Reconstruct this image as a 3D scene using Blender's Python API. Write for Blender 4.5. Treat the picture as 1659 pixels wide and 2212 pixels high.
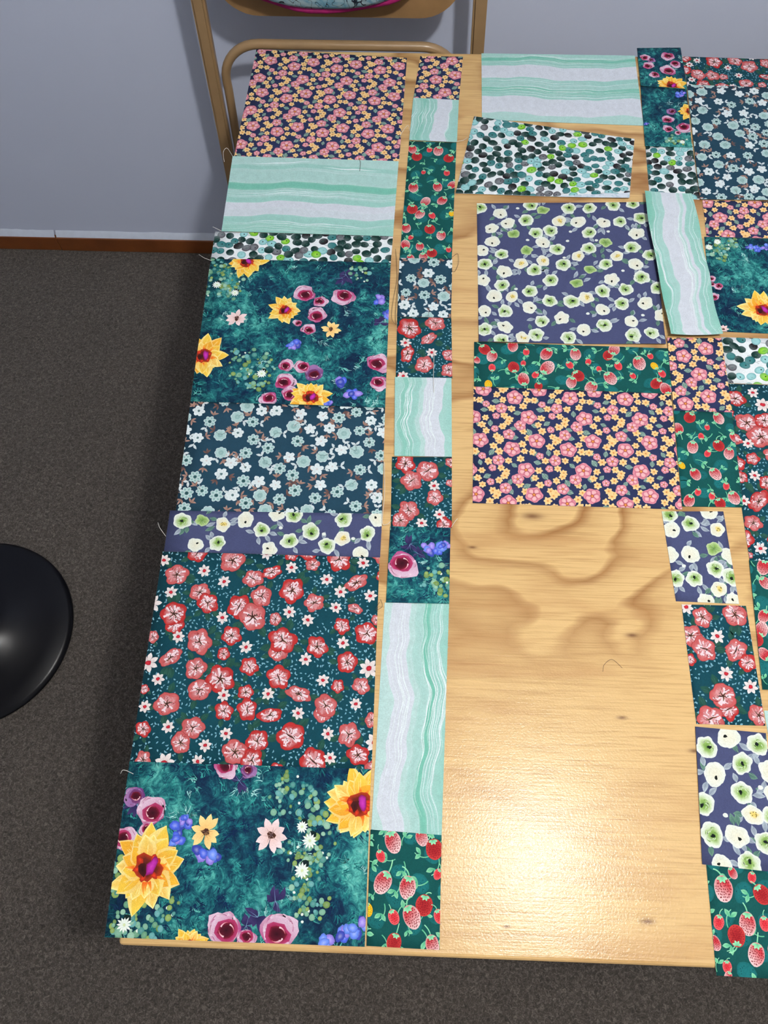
import bpy, bmesh, math, random
import numpy as np
from mathutils import Matrix, Vector

S = bpy.context.scene
COL = S.collection
for o in list(bpy.data.objects):
    bpy.data.objects.remove(o, do_unlink=True)

# ---------------------------------------------------------------- camera, exposure, world
TZ = 0.74                      # height of the table top
cam_data = bpy.data.cameras.new('camera')
cam = bpy.data.objects.new('camera', cam_data)
COL.objects.link(cam)
cam_data.sensor_fit = 'VERTICAL'
cam_data.sensor_height = 36.0
cam_data.lens = 1662.0 / 2212.0 * 36.0
cam_data.clip_start = 0.02
_R = Matrix(((0.99943449, -0.02780252, 0.01891341),
             (0.03316363, 0.90793279, -0.41780166),
             (-0.00555617, 0.41819263, 0.90834137)))
cam.matrix_world = Matrix.Translation((0, 0, 1.60)) @ _R.to_4x4()
S.camera = cam
S.view_settings.view_transform = 'Standard'
S.view_settings.look = 'None'
S.view_settings.gamma = 1.0
S.view_settings.use_curve_mapping = False
S.view_settings.exposure = -0.35
world = bpy.data.worlds.new('world')
S.world = world
world.use_nodes = True
world.node_tree.nodes['Background'].inputs[0].default_value = (0.6, 0.65, 0.75, 1)
world.node_tree.nodes['Background'].inputs[1].default_value = 0.02
LAMP = (0.42, 0.04, 2.33)      # the globe under the ceiling that lights the room
LAMP_R = 0.05
LAMP_STRENGTH = 960.0
LAMP_COLOR = (1.0, 0.985, 0.965)

QUADS = {
 'A1': [(-26.39, 125.59), (-0.72, 123.97), (-1.44, 99.46), (-27.24, 99.98)],
 'B1': [(-27.46, 99.97), (-1.51, 99.55), (-1.94, 84.16), (-27.32, 84.45)],
 'C1': [(-28.28, 84.42), (-1.94, 84.25), (-2.13, 79.04), (-28.22, 79.09)],
 'D1': [(-28.22, 79.09), (-2.13, 79.12), (-2.14, 54.53), (-27.81, 54.77)],
 'E1': [(-27.82, 54.84), (-2.14, 54.6), (-2.03, 39.17), (-27.45, 38.9)],
 'F1': [(-28.13, 38.88), (-1.98, 39.24), (-2.06, 33.5), (-28.05, 33.47)],
 'G1': [(-28.22, 33.47), (-2.12, 33.56), (-2.1, 9.32), (-28.04, 9.28)],
 'D2': [(-28.04, 9.28), (-2.15, 9.31), (-2.12, -7.21), (-27.67, -7.24)],
 'A2': [(1.54, 124.5), (8.73, 124.56), (7.95, 113.69), (0.54, 114.05)],
 'B2': [(0.54, 114.05), (7.95, 113.69), (7.58, 103.97), (0.05, 104.29)],
 'H1': [(0.06, 104.18), (7.51, 103.97), (6.69, 80.07), (-0.88, 80.03)],
 'E2': [(-0.88, 80.03), (6.76, 80.07), (6.53, 69.45), (-0.94, 69.48)],
 'G2': [(-0.94, 69.48), (6.59, 69.46), (6.68, 59.44), (-0.87, 59.37)],
 'B3': [(-0.99, 59.36), (6.56, 59.44), (6.57, 47.46), (-0.72, 47.38)],
 'G3': [(-1.02, 47.3), (6.57, 47.46), (6.54, 37.64), (-0.91, 37.59)],
 'D3': [(-0.96, 37.59), (6.37, 37.63), (6.18, 27.97), (-1.16, 27.91)],
 'B4': [(-1.32, 27.91), (6.18, 27.97), (5.36, 3.09), (-1.91, 3.38)],
 'H5': [(-1.96, 3.38), (5.36, 3.09), (5.16, -7.24), (-1.94, -7.13)],
 'B5': [(11.87, 125.47), (37.69, 125.53), (37.35, 108.62), (11.63, 109.33)],
 'C2': [(10.38, 109.94), (35.56, 105.43), (33.4, 92.51), (7.3, 93.03)],
 'F2': [(10.5, 91.13), (36.83, 92.13), (35.71, 65.73), (10.31, 65.38)],
 'B6': [(35.65, 93.42), (42.58, 93.14), (43.38, 67.2), (36.29, 66.91)],
 'H2': [(9.68, 65.44), (36.26, 65.13), (35.56, 57.8), (9.56, 58.2)],
 'A3': [(9.5, 58.27), (35.5, 57.87), (34.8, 40.99), (9.12, 41.09)],
 'A5': [(36.03, 66.83), (43.41, 66.96), (43.02, 55.09), (35.47, 55.15)],
 'H3': [(35.48, 55.22), (43.03, 55.16), (42.28, 41.47), (34.85, 41.37)],
 'F3': [(32.28, 40.66), (39.82, 40.89), (39.86, 29.03), (32.59, 29.14)],
 'G6': [(33.19, 28.76), (40.62, 28.83), (40.52, 15.22), (33.06, 15.18)],
 'F4': [(32.87, 14.88), (40.38, 14.43), (39.73, 0.69), (31.73, 1.23)],
 'H6': [(32.16, 1.29), (39.99, 1.12), (39.79, -8.64), (31.76, -8.49)],
 'D4': [(38.17, 127.2), (45.54, 127.51), (45.28, 117.09), (37.81, 117.8)],
 'D5': [(37.81, 117.8), (45.29, 117.77), (44.34, 103.81), (37.07, 103.93)],
 'C3': [(37.14, 103.93), (44.54, 104.74), (44.06, 92.8), (36.61, 93.26)],
 'G4': [(45.51, 125.37), (71.5, 124.75), (71.48, 117.67), (45.49, 118.11)],
 'E3': [(45.43, 118.22), (71.42, 117.56), (70.04, 92.93), (44.04, 92.7)],
 'A4': [(44.46, 92.71), (70.46, 92.67), (70.06, 85.38), (44.06, 85.43)],
 'D6': [(43.72, 85.42), (69.72, 85.14), (68.52, 67.65), (42.53, 68.27)],
 'C4': [(43.45, 67.28), (69.45, 67.08), (69.19, 59.47), (43.19, 59.78)],
 'G5': [(42.63, 59.69), (68.63, 59.43), (67.97, 34.19), (41.97, 34.45)],
 'H4': [(41.87, 34.51), (49.47, 34.43), (48.44, 19.07), (40.84, 19.14)],
 'B7': [(40.65, 16.86), (48.25, 16.71), (48.23, 10.09), (40.63, 10.24)],
}
MOTIFS = {
 'G1': [('fl',2.1,2.9,1.35), ('fl',8.5,0.9,1.48), ('sd',13.3,2.3,1.23), ('fl',18.1,1.2,0.81), ('sd',23.4,3.3,1.41), ('fl',5.1,5,1.16), ('fl',6.2,6.3,1.25), ('fl',9.9,6.6,1.4), ('fl',11.6,7.8,1.63), ('fl',12.4,5.3,1.26), ('fl',15.9,4.5,1.5), ('fl',18.6,5.9,1.13), ('sd',23.4,6.5,0.91), ('fl',2.7,8.9,1.19), ('fl',2.4,7.7,1.49), ('fl',22,8.6,0.95), ('fl',24.9,9.4,1.37), ('fl',5.8,10.9,1.47), ('fl',9.4,10.1,1.14), ('fl',14.9,11.8,1.13), ('fl',15.3,10.5,1.56), ('fl',19.3,11.1,1.22), ('fl',0.4,10.5,0.71), ('sd',2.8,12.8,1.36), ('fl',22.8,12.8,1.21), ('fl',5.8,14,1.24), ('fl',11.8,13.6,1.05), ('fl',8.7,15.1,1.58), ('fl',15.2,14.7,1.34), ('fl',6.5,16.4,1.27), ('fl',24.5,15.4,0.97), ('fl',0.3,16.5,0.58), ('fl',11.7,16.5,0.87), ('sd',17.6,16.5,1.38), ('fl',3.1,18,1.37), ('fl',9.5,18.6,1.03), ('sd',14.6,18.9,1.32), ('fl',20.4,18.5,1.02), ('fl',20.7,17.7,1.26), ('fl',6.3,20.5,1.24), ('fl',5.2,22.1,1.12), ('fl',0.9,20.8,0.86), ('fl',17.1,21.1,1.53), ('fl',13.5,21.7,1.23), ('fl',11.2,22.9,1.38), ('fl',13.1,23.7,1.22), ('fl',23.4,20.7,1.24), ('fl',24.5,22.8,1.16), ('fl',19.7,23.6,1.44), ('fl',25.8,19.1,0.79), ('fl',1.4,24,0.89), ('fl',4.2,0,1.24), ('fl',15.5,-0.1,0.87), ('fl',21.2,0.4,1.48), ('fl',25.9,7.8,0.6), ('da',5.3,2.3,0.81), ('da',7.8,3.6,0.81), ('da',1.7,5.1,0.8), ('da',15.6,1.6,0.81), ('da',19.9,3,0.8), ('da',24.1,0.8,0.81), ('da',21.6,4.5,0.8), ('da',25.1,4.9,0.8), ('da',8.1,8,0.79), ('da',15.8,7.1,0.79), ('da',18,8,0.79), ('da',3.3,10.4,0.78), ('da',11.2,11.4,0.78), ('da',22.2,10.6,0.78), ('da',18.1,12.6,0.77), ('da',1.7,15.3,0.77), ('da',20.2,14.9,0.76), ('da',9.3,16.9,0.76), ('da',14.2,16.6,0.76), ('da',24,17.4,0.75), ('da',0.7,18.4,0.75), ('da',17.7,18.6,0.75), ('da',3.6,20.5,0.75), ('da',10,21,0.74), ('da',21.1,20.7,0.74), ('da',7.9,22.3,0.74), ('da',21.5,23.2,0.73), ('da',12.5,-0.1,0.82), ('da',7.3,24,0.73), ('da',0.3,1.1,0.82)],
 'G2': [('fl',1.7,1.9,1.68), ('fl',5.3,0.9,1.36), ('sd',4.4,3.6,1.23), ('sd',1.5,6.2,1.41), ('fl',3.8,7.9,1.32), ('fl',7.2,6.3,0.97), ('fl',7.1,8.7,1.08), ('fl',0.7,9.7,0.48), ('da',1.2,4.4,0.81), ('da',4.8,5.9,0.8), ('da',1,9.8,0.79)],
 'G3': [('fl',1.7,1,1.31), ('fl',4.5,2,1.43), ('fl',2.5,3.4,1.37), ('fl',5.4,5.7,1.06), ('fl',2.2,7.5,1.29), ('fl',1.2,8.9,1.12), ('fl',6.6,9.4,1.05), ('fl',7.4,0.8,0.71), ('fl',7.3,3.7,0.52), ('da',5.3,4.1,0.78), ('da',6,8,0.77), ('da',3.8,9.2,0.77)],
 'G6': [('fl',2.2,1.5,1.16), ('fl',6,1.1,1.42), ('fl',0.6,3.7,1.3), ('fl',1.9,5.2,1.4), ('fl',5.5,5.3,1.29), ('fl',6.6,6.7,1.02), ('fl',0.2,6.5,0.68), ('fl',3.7,11.9,1.17), ('fl',3.3,10.5,1.45), ('fl',1.6,13,1.46), ('fl',6.9,12.5,1.17), ('da',0.5,0.3,0.9), ('da',3.6,3.7,0.89), ('da',4,8,0.87), ('da',6.5,9.4,0.86)],
 'G4': [('fl',5.2,1.1,1.42), ('fl',10.9,2,1.42), ('fl',13.7,1.1,1), ('fl',2.1,4.4,1.24), ('fl',6.2,4.8,0.74), ('fl',9.7,6.3,1.15), ('sd',13.2,4.5,1.07), ('da',2.4,0.9,0.7), ('da',1,2,0.7), ('da',7.3,2.5,0.7), ('da',8.8,4.3,0.7), ('da',0.9,5.7,0.69), ('da',7.4,7.1,0.69)],
 'G5': [('fl',1.3,2.3,1.28), ('fl',2.3,6,1.46), ('fl',3.8,8,1.7), ('sd',0.2,8.4,1.25), ('fl',4.6,5.6,1.26), ('fl',2.3,11.3,0.89), ('fl',3.5,14.7,0.97), ('sd',2.2,17.2,1.68), ('fl',1,20.2,1), ('fl',0.5,14,0.85), ('da',3.7,1.3,0.82), ('da',2,9.1,0.8), ('da',2.2,13.7,0.78), ('da',0.4,17.3,0.77), ('sd',2.2,17.3,1.4), ('fl',1.1,20.3,1.06), ('fl',0,24.5,0.48), ('da',1.5,23.6,0.83)],
 'F2': [('fw',3.4,2.1,1.09), ('fd',6,1.1,1.09), ('fg',7.9,0.5,1.1), ('fb',9.7,1.5,1.09), ('fg',13.5,1.2,1.09), ('fg',16.6,1.2,1.09), ('fg',20.1,0.6,1.09), ('fg',23,0.3,1.09), ('fw',4.5,4.1,1.09), ('fg',7.2,3.5,1.09), ('fy',12,3.7,1.09), ('fw',14.8,3.9,1.09), ('fw',18.5,4.1,1.08), ('fg',20.9,3.9,1.09), ('fw',2.1,5.1,1.08), ('fg',8.6,6,1.08), ('fb',5.3,6.2,1.08), ('fg',10.7,5.6,1.08), ('fg',16.3,6,1.08), ('fd',13.6,5.8,1.08), ('fd',19.1,5.8,1.08), ('fw',23.2,6.2,1.08), ('fw',2.2,7.7,1.08), ('fw',0.6,9.4,1.07), ('fw',9.5,7.9,1.08), ('fd',7.3,7.4,1.08), ('fd',13.1,7.6,1.08), ('fb',18.6,7.9,1.08), ('fd',17.3,7.5,1.08), ('fg',3.5,10.1,1.07), ('fb',7.1,9.4,1.07), ('fg',11.5,9.2,1.07), ('fg',16.1,9,1.07), ('fg',22.4,8.8,1.07), ('fy',14.5,10.5,1.07), ('fy',20.1,10.5,1.07), ('fd',12.5,10.8,1.07), ('fg',1,12,1.07), ('fy',6.2,11.9,1.07), ('fy',9.4,11.4,1.07), ('fg',12.3,12.1,1.07), ('fg',18.4,12,1.06), ('fw',22.7,12,1.06), ('fg',8.1,13.1,1.06), ('fb',16.1,13,1.06), ('fw',3.8,13.4,1.06), ('fg',24.8,10.3,1.07), ('fd',20.8,13.2,1.06), ('fg',24.1,3.2,1.09), ('fg',0.4,1,1.09), ('fw',0.7,15,1.12), ('fg',3.4,15.9,1.11), ('fd',5.4,16.6,1.11), ('fg',10.4,15,1.11), ('fg',7.4,17,1.11), ('fb',14.1,15.5,1.11), ('fw',19.1,14.8,1.11), ('fg',23.4,14.4,1.11), ('fg',17.7,16.9,1.11), ('fg',21,16.6,1.11), ('fw',2.3,17.9,1.11), ('fy',4.8,18,1.11), ('fg',10.1,18.7,1.1), ('fg',13.2,18.8,1.1), ('fy',15.3,18.1,1.1), ('fg',20.3,19.1,1.1), ('fw',23.6,19,1.1), ('fw',0.9,20.6,1.1), ('fg',3.8,20.6,1.1), ('fw',7.2,19.9,1.1), ('fw',11.7,21.7,1.1), ('fw',17.5,20.2,1.1), ('fd',15.4,20.9,1.1), ('fd',23.1,21.1,1.09), ('fg',8.9,22.3,1.09), ('fw',3.7,23.4,1.09), ('fg',17.6,22.9,1.09), ('fw',21.4,22.2,1.09), ('fg',0.8,23.9,1.09), ('fw',14.7,23.7,1.09), ('fg',8,24.7,1.09), ('fg',12.5,25.1,1.09), ('fg',21.5,24.6,1.09), ('fg',24.1,24.2,1.09), ('fg',3.1,25.7,1.09), ('fy',6.1,25.3,1.09), ('fg',25.5,16.3,1.11), ('fw',25.8,21.1,1.09)],
 'F1': [('fg',1.7,1.4,1.05), ('fb',4.1,1.3,1.05), ('fy',6.7,1.8,1.04), ('fw',9.4,1.1,1.05), ('fg',11.5,2.4,1.04), ('fd',13.8,2.1,1.04), ('fg',15,3.8,1.03), ('fg',17.5,2.5,1.04), ('fd',19.1,2.8,1.04), ('fg',19.6,4.3,1.03), ('fy',21.4,3.3,1.03), ('fd',22.7,3.3,1.03), ('fg',24.4,2.6,1.04), ('fw',3.7,4.6,1.04), ('fg',6.3,4.3,1.04), ('fw',12.7,5,1.03), ('fg',21.4,0.8,1.04), ('fw',13.2,0.2,1.05), ('fg',15.3,0.3,1.05), ('fw',23.7,5.3,1.03), ('fw',25.5,0.7,1.04)],
 'F3': [('fg',0.7,0.4,1.06), ('fw',0.8,2.5,1.06), ('fg',3.2,1.7,1.06), ('fy',6.3,2.4,1.06), ('fw',5.6,0.1,1.06), ('fw',2.6,5.7,1.06), ('fb',5.5,4.9,1.06), ('fg',5.3,7.5,1.05), ('fg',0.4,8.8,1.05), ('fg',2.6,8.8,1.05), ('fg',7,8.4,1.05), ('fy',5.3,10,1.05), ('fd',6.8,10.5,1.05), ('fd',1.6,7.2,1.05), ('fw',0.1,5.8,1.06), ('fw',3.6,11.6,1.05), ('fw',6.8,11.5,1.05), ('fw',7.3,5.8,1.05)],
 'F4': [('fg',1.1,2.1,1.21), ('fg',4.8,3.4,1.19), ('fg',6.7,1.3,1.22), ('fw',1.8,4.8,1.18), ('fg',4.5,6.4,1.16), ('fd',6.5,5.7,1.16), ('fg',0.4,7.9,1.14), ('fd',2.6,8.8,1.13), ('fy',5.4,8.5,1.13), ('fg',1.1,10.8,1.11), ('fw',3.6,10.7,1.11), ('fg',6.4,11.1,1.11), ('fg',4.6,13.2,1.08), ('fw',1.9,13.6,1.08), ('fw',7.6,4,1.18), ('fw',3.6,0.8,1.22), ('fg',7.4,8.5,1.13), ('fw',8,6.2,1.16)],
 'H1': [('sm',0.6,1.8,0.93), ('sr',1.4,3.4,0.93), ('ss',3.3,1.8,0.58), ('sl',4.7,2,1.05), ('sr',6.4,3.5,0.92), ('ss',2.6,6.7,0.46), ('ss',6.2,6.7,0.63), ('sm',1.2,10,1.01), ('sm',4.9,9.7,0.96), ('sm',7.1,9.2,0.85), ('sl',3.2,12.8,0.94), ('sm',5.7,12.5,0.94), ('sr',1.3,14.4,0.94), ('sl',2.5,15.4,0.93), ('ss',4.3,15.6,0.66), ('sy',7.2,15.1,0.55), ('sm',0.6,18.2,0.92), ('sr',4.1,18.3,0.92), ('sl',5.8,19.5,0.92), ('sm',0.7,21.4,0.91), ('sm',2.8,21.7,0.8), ('ss',1.4,20,0.48), ('ss',7,22.2,0.53), ('sr',4.6,22.9,0.85), ('sl',3.4,23.7,0.85), ('sm',1.6,23.9,0.69)],
 'H2': [('sr',1.4,1.2,0.9), ('sl',2.4,2.3,0.95), ('sm',5.2,0.5,0.95), ('ss',7,1.4,0.58), ('sm',9.7,1.6,1.05), ('sl',13.6,1.5,1), ('sr',18,1.5,0.84), ('sl',18.8,0.5,0.99), ('ss',23.6,1.4,0.52), ('sl',22.1,2.6,1.15), ('sl',9.8,3.9,1.2), ('sr',5.3,4,0.89), ('ss',6.6,3.3,0.47), ('ss',2.4,4.2,0.63), ('sm',0.3,3,0.63), ('ss',12.8,3.3,0.63), ('ss',15.3,2.7,0.52), ('ss',16.7,3.8,0.47), ('ss',19.3,3.2,0.68), ('sy',24.1,3,0.62), ('sr',13.9,5,0.94), ('ss',8.2,5.1,0.58), ('sm',6.6,5.9,1.05), ('sl',13,6.1,0.94), ('sl',18.2,5.2,1.09), ('ss',21.2,4.7,0.52), ('ss',25.1,4.2,0.62), ('sr',24.3,5.8,0.88), ('sl',15.6,6.8,1.04), ('sr',8.6,6.9,0.63), ('sy',1.9,6.9,0.68), ('sm',25.5,6.6,0.99)],
 'H3': [('sr',2,1,0.85), ('sl',5.7,1,0.9), ('ss',4.1,2.4,0.45), ('sm',0.4,2.7,0.85), ('ss',3.2,3.8,0.5), ('sl',2,5.4,0.94), ('sr',5.3,5.1,0.84), ('sl',6.5,6.2,0.89), ('ss',3.8,6.3,0.54), ('sm',7.5,3.8,0.84), ('sm',2,9.3,0.88), ('sl',4.5,9.2,0.93), ('sy',0.4,8.1,0.54), ('ss',5.7,10.9,0.54), ('ss',2.1,11.8,0.53), ('ss',3.8,12.3,0.53), ('sl',6.5,12.5,0.97), ('sm',0.9,13,0.92), ('sr',4.7,13.3,0.77)],
 'H5': [('sl',2.3,1,1.09), ('sl',5.2,0.4,0.82), ('sr',6.5,1.4,0.99), ('ss',1.1,2.4,0.59), ('sl',1.4,4.8,1.12), ('sl',3.9,5.1,1.08), ('ss',6.9,3.7,0.54), ('sr',5.6,6.6,0.98), ('sl',4.4,7.7,1.11), ('ss',2.6,7.8,0.71), ('sy',0,7.3,0.63), ('sr',2.7,10,0.84), ('sl',6.5,10,0.89), ('ss',7.1,7.5,0.67)],
 'H6': [('sm',2.6,0.7,0.59), ('ss',4.5,1,0.55), ('sl',1.5,2.2,1.22), ('sr',5.3,2.5,0.96), ('ss',0.7,5.2,0.69), ('sl',3.5,5.2,1.07), ('sr',2.3,6.3,0.97), ('ss',5.2,5.1,0.69), ('sm',0.1,7,0.74), ('sl',4,7.8,1.05), ('ss',1.1,9,0.58), ('sl',1.1,9.8,0.48), ('sl',5.9,7.5,0.99), ('sm',7.1,1.2,0.78)],
 'H4': [('sm',1.6,0.8,1.03), ('sl',1.6,2.8,0.86), ('sm',1,6.9,0.85), ('sl',0.6,8.5,0.95), ('sr',-0.1,9.7,0.84), ('sm',0.6,11.4,0.83), ('sl',2.8,5.4,0.93), ('sr',2,14,0.89), ('sm',3.1,1.5,0.87), ('sm',3,10.9,0.91)],
 'D1': [('bl',13.4,14.4,1.1), ('bl',19.8,20.7,1.15), ('bl',21.5,22.4,1.14), ('bl',24.8,6.8,1.13), ('bl',25.6,9.3,0.99), ('bl',18.3,24,0.95), ('bl',22.5,5,0.03), ('bl',12.8,14.9,0.74), ('gd',1.8,3.9,3.31), ('gd',21.8,2.1,1.78), ('gd',7.6,18.9,3.15), ('gd',0.3,2,2.05), ('gd',8.4,20.6,1.93), ('gd',5.7,17.2,1.46), ('gd',3.1,6.2,1.77), ('dl',19.1,3.1,1.52), ('dl',24.7,10.8,1.24), ('dl',19.6,2.5,1.27), ('su',5.2,0.4,2.88), ('su',11.4,9.1,2.37), ('su',0.9,17.2,3.29), ('su',15.9,23.3,2.86), ('ro',13.9,6,1.51), ('ro',19.4,6.5,1.56), ('ro',16.3,7.4,1), ('ro',15.9,9.7,1.37), ('ro',14.9,12.2,0.99), ('ro',12.3,18.3,1.02), ('ro',14.4,18.5,1.09), ('rp',16.1,19.4,1.33), ('ro',12.4,20.9,1.39), ('ro',13.2,22.8,1.19), ('ro',10.3,23.8,1.19), ('ro',24.8,17.5,1.57), ('ro',24.9,20.8,1.2), ('ro',13.3,11.2,0.62), ('pe',18,12.1,1.48), ('pw',4.8,10.7,1.62), ('st',1.4,4.8,0.66), ('st',4.1,6.2,0.61), ('st',9.1,19.8,0.72)],
 'D2': [('bl',6.3,6.3,1.04), ('bl',8.7,9,1.14), ('bl',9.9,8.9,1.1), ('bl',6,7.4,0.92), ('bl',23.7,15.2,0.99), ('bl',25,14.9,1), ('bl',22.2,16,0.99), ('bl',6.1,9.7,0.91), ('bl',6.7,5.5,0.7), ('gd',17.1,1.6,1.18), ('gd',19.1,3.1,1.4), ('gd',16.5,3.4,1.64), ('gd',19.2,5.3,1.39), ('gd',20.3,7.2,2.07), ('gd',21.6,5.6,1.39), ('gd',19.4,10.3,1.81), ('gd',19.7,8.7,1.6), ('gd',19.5,12.3,1.57), ('gd',21.1,13.1,1.34), ('gd',19.2,14.1,0.89), ('gd',5.9,13.6,1.12), ('gd',2.5,14.7,1.79), ('gd',0.5,11.9,0.9), ('gd',0.4,10.1,0.68), ('gd',4.8,15.6,1.33), ('gd',1.7,15.7,1.33), ('gd',17.6,8.3,1.14), ('dl',16.6,12.8,1.34), ('dl',13.9,15.1,1.11), ('dl',11.9,1.6,1.18), ('dl',15,14.3,1.34), ('dl',1.4,4.3,1.17), ('rp',1,3.5,1.06), ('ro',3,4.8,1.52), ('ro',0.7,7.6,1.27), ('ro',11.7,15.4,1.66), ('ro',14,16.2,0.93), ('ro',17.2,15.4,1.77), ('ro',10.4,0.4,1.19), ('ro',2.7,6.7,0.69), ('rp',12.8,0.6,0.83), ('su',3.4,10.2,3.98), ('su',24.6,3.5,3.61), ('su',8.4,17.1,1.87), ('pe',8.9,6.7,1.73), ('pw',15.7,6.8,1.84), ('st',18.8,5.9,0.65), ('st',19.7,7.2,0.78), ('st',19.1,10,0.82), ('st',1.8,15.4,0.76)],
 'D3': [('bl',5.7,2.7,1.03), ('bl',4.6,2.9,0.91), ('bl',6.6,2.3,0.91), ('gd',6,6.3,1.68), ('gd',4.9,7,1.12), ('gd',6.7,7.7,1.11), ('dl',2.5,2.3,1.14), ('dl',3.5,3.5,0.91), ('ro',1.8,5.1,1.81)],
 'D4': [('ro',1.2,2.6,0.84), ('rp',2.2,3.3,0.67), ('ro',5,2.3,1.1), ('ro',1.6,4.7,0.92), ('ro',6.1,4.2,0.92), ('ro',4.7,5.7,1.25), ('ro',2.4,7,0.83), ('su',5,9.5,2.62)],
 'D5': [('bl',6.1,2.2,0.81), ('bl',0.4,9,0.48), ('bl',6.6,1.5,0.56), ('gd',5.3,12.2,1.43), ('gd',4,12.7,0.95), ('su',7.6,5.9,2), ('rp',4.6,6,0.8), ('ro',3.9,7.8,0.93), ('ro',3.8,10,0.83), ('ro',6.4,9.7,1.2), ('ro',5.3,10.9,0.48), ('st',5.9,12.9,0.48)],
 'D6': [('bl',6.6,1.7,0.68), ('bl',7.6,2,0.76), ('bl',8.8,1.8,0.76), ('gd',1.1,2.1,1.67), ('gd',2.7,1.2,1.37), ('gd',1.8,3.7,1.21), ('gd',4.2,1.2,0.91), ('su',7.1,13.4,3.05), ('ro',0.5,8,0.56), ('ro',1.3,9.4,0.66), ('ro',0.6,11.3,0.7), ('ro',0.5,9.1,0.44), ('pw',1.4,17,0.86), ('pe',12.5,7.5,1.33), ('st',0.5,2.1,0.61), ('st',1.8,1,0.61), ('ro',14.6,2.5,1.66), ('ro',15.7,11.1,1.46), ('su',18.6,6.3,2.23)],
}
TILE = [('P', 5.41, 1.5), ('P', 7.19, 4.51), ('P', 8.07, 7.97), ('M', 6.09, 5.77), ('M', 3.64, 3.23), ('M', 4.53, 7.18), ('S', 2.94, 4.38), ('S', 1.68, 2.59), ('S', 2.72, 6.35), ('O', 3.79, 0.47), ('O', 3.04, 1.19), ('O', 3.83, 1.98), ('O', 6.82, 0.81), ('O', 7.02, 1.85), ('O', 7.98, 1.91), ('O', 6.48, 2.9), ('O', 4.95, 3.22), ('O', 2.38, 3.33), ('O', 1.6, 4.69), ('O', 1.08, 5.77), ('O', 1.64, 6.7), ('O', 3.99, 4.34), ('O', 4.68, 4.87), ('O', 4.5, 5.43), ('O', 3.76, 6.01), ('O', 2.98, 7.49), ('O', 3.62, 7.86), ('O', 6.42, 6.6), ('O', 6.97, 7.57), ('L', 0.98, 2.21), ('L', 2.86, 2.13), ('L', 1.42, 3.53), ('L', 5.73, 3.86), ('L', 2.25, 5.52), ('L', 5.14, 6.31), ('L', 7.24, 6.72), ('L', 5.29, 7.54), ('L', 7.99, 5.69)]
TILE_A, TILE_B = (7.22, -0.16), (-0.47, 7.73)
CURVE_LEFT = [(35.65, 93.42), (35.46, 87.18), (35.82, 80.1), (35.98, 73.46), (36.16, 69.51), (36.29, 66.91)]
CURVE_RIGHT = [(42.58, 93.14), (42.86, 87.57), (42.86, 82.12), (43.12, 77.83), (42.92, 71.87), (43.38, 67.2)]

# ---------------------------------------------------------------- helpers
def lin(c):
    c = [x / 255.0 for x in c]
    return tuple(x / 12.92 if x <= 0.04045 else ((x + 0.055) / 1.055) ** 2.4 for x in c)

def tag(o, label=None, cat=None, group=None, kind=None):
    if label: o['label'] = label
    if cat: o['category'] = cat
    if group: o['group'] = group
    if kind: o['kind'] = kind
    return o

def empty(name, loc):
    o = bpy.data.objects.new(name, None)
    COL.objects.link(o)
    o.location = loc
    o.empty_display_size = 0.05
    return o

def obj(name, bm, mat, parent=None, smooth=False, loc=None):
    """link a bmesh (world coordinates) as one mesh object, its origin at loc"""
    me = bpy.data.meshes.new(name)
    bmesh.ops.recalc_face_normals(bm, faces=bm.faces)
    if loc is not None:
        bmesh.ops.translate(bm, verts=bm.verts, vec=-Vector(loc))
    bm.to_mesh(me); bm.free()
    me.materials.append(mat)
    if smooth:
        me.polygons.foreach_set('use_smooth', [True] * len(me.polygons))
    o = bpy.data.objects.new(name, me)
    COL.objects.link(o)
    L = Vector(loc) if loc is not None else Vector((0, 0, 0))
    if parent:
        o.parent = parent
        o.location = L - parent.location
    else:
        o.location = L
    return o

def add_box(bm, x0, x1, y0, y1, z0, z1, bevel=0.0, seg=2):
    r = bmesh.ops.create_cube(bm, size=1.0)
    for v in r['verts']:
        v.co = Vector((x0 + (v.co.x + .5) * (x1 - x0), y0 + (v.co.y + .5) * (y1 - y0), z0 + (v.co.z + .5) * (z1 - z0)))
    if bevel:
        es = {e for v in r['verts'] for e in v.link_edges}
        bmesh.ops.bevel(bm, geom=list(es), offset=bevel, segments=seg, affect='EDGES', profile=.5)
    return bm

def add_tube(bm, pts, r, n=12, cap=True, ry=None):
    """sweep an n-gon along a polyline"""
    pts = [Vector(p) for p in pts]
    rings = []
    up = Vector((0, 1, 0))
    for i, p in enumerate(pts):
        d = (pts[min(i + 1, len(pts) - 1)] - pts[max(i - 1, 0)]).normalized()
        if abs(d.dot(up)) > .95:
            up = Vector((0, 0, 1)) if abs(d.z) < .9 else Vector((1, 0, 0))
        a = d.cross(up).normalized()
        b = a.cross(d).normalized()
        rr = r[i] if isinstance(r, (list, tuple)) else r
        rings.append([bm.verts.new(p + a * rr * math.cos(2 * math.pi * k / n) + b * (ry or rr) * math.sin(2 * math.pi * k / n)) for k in range(n)])
    for a, b in zip(rings, rings[1:]):
        for k in range(n):
            bm.faces.new((a[k], a[(k + 1) % n], b[(k + 1) % n], b[k]))
    if cap:
        bm.faces.new(rings[0]); bm.faces.new(rings[-1][::-1])
    return bm

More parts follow.
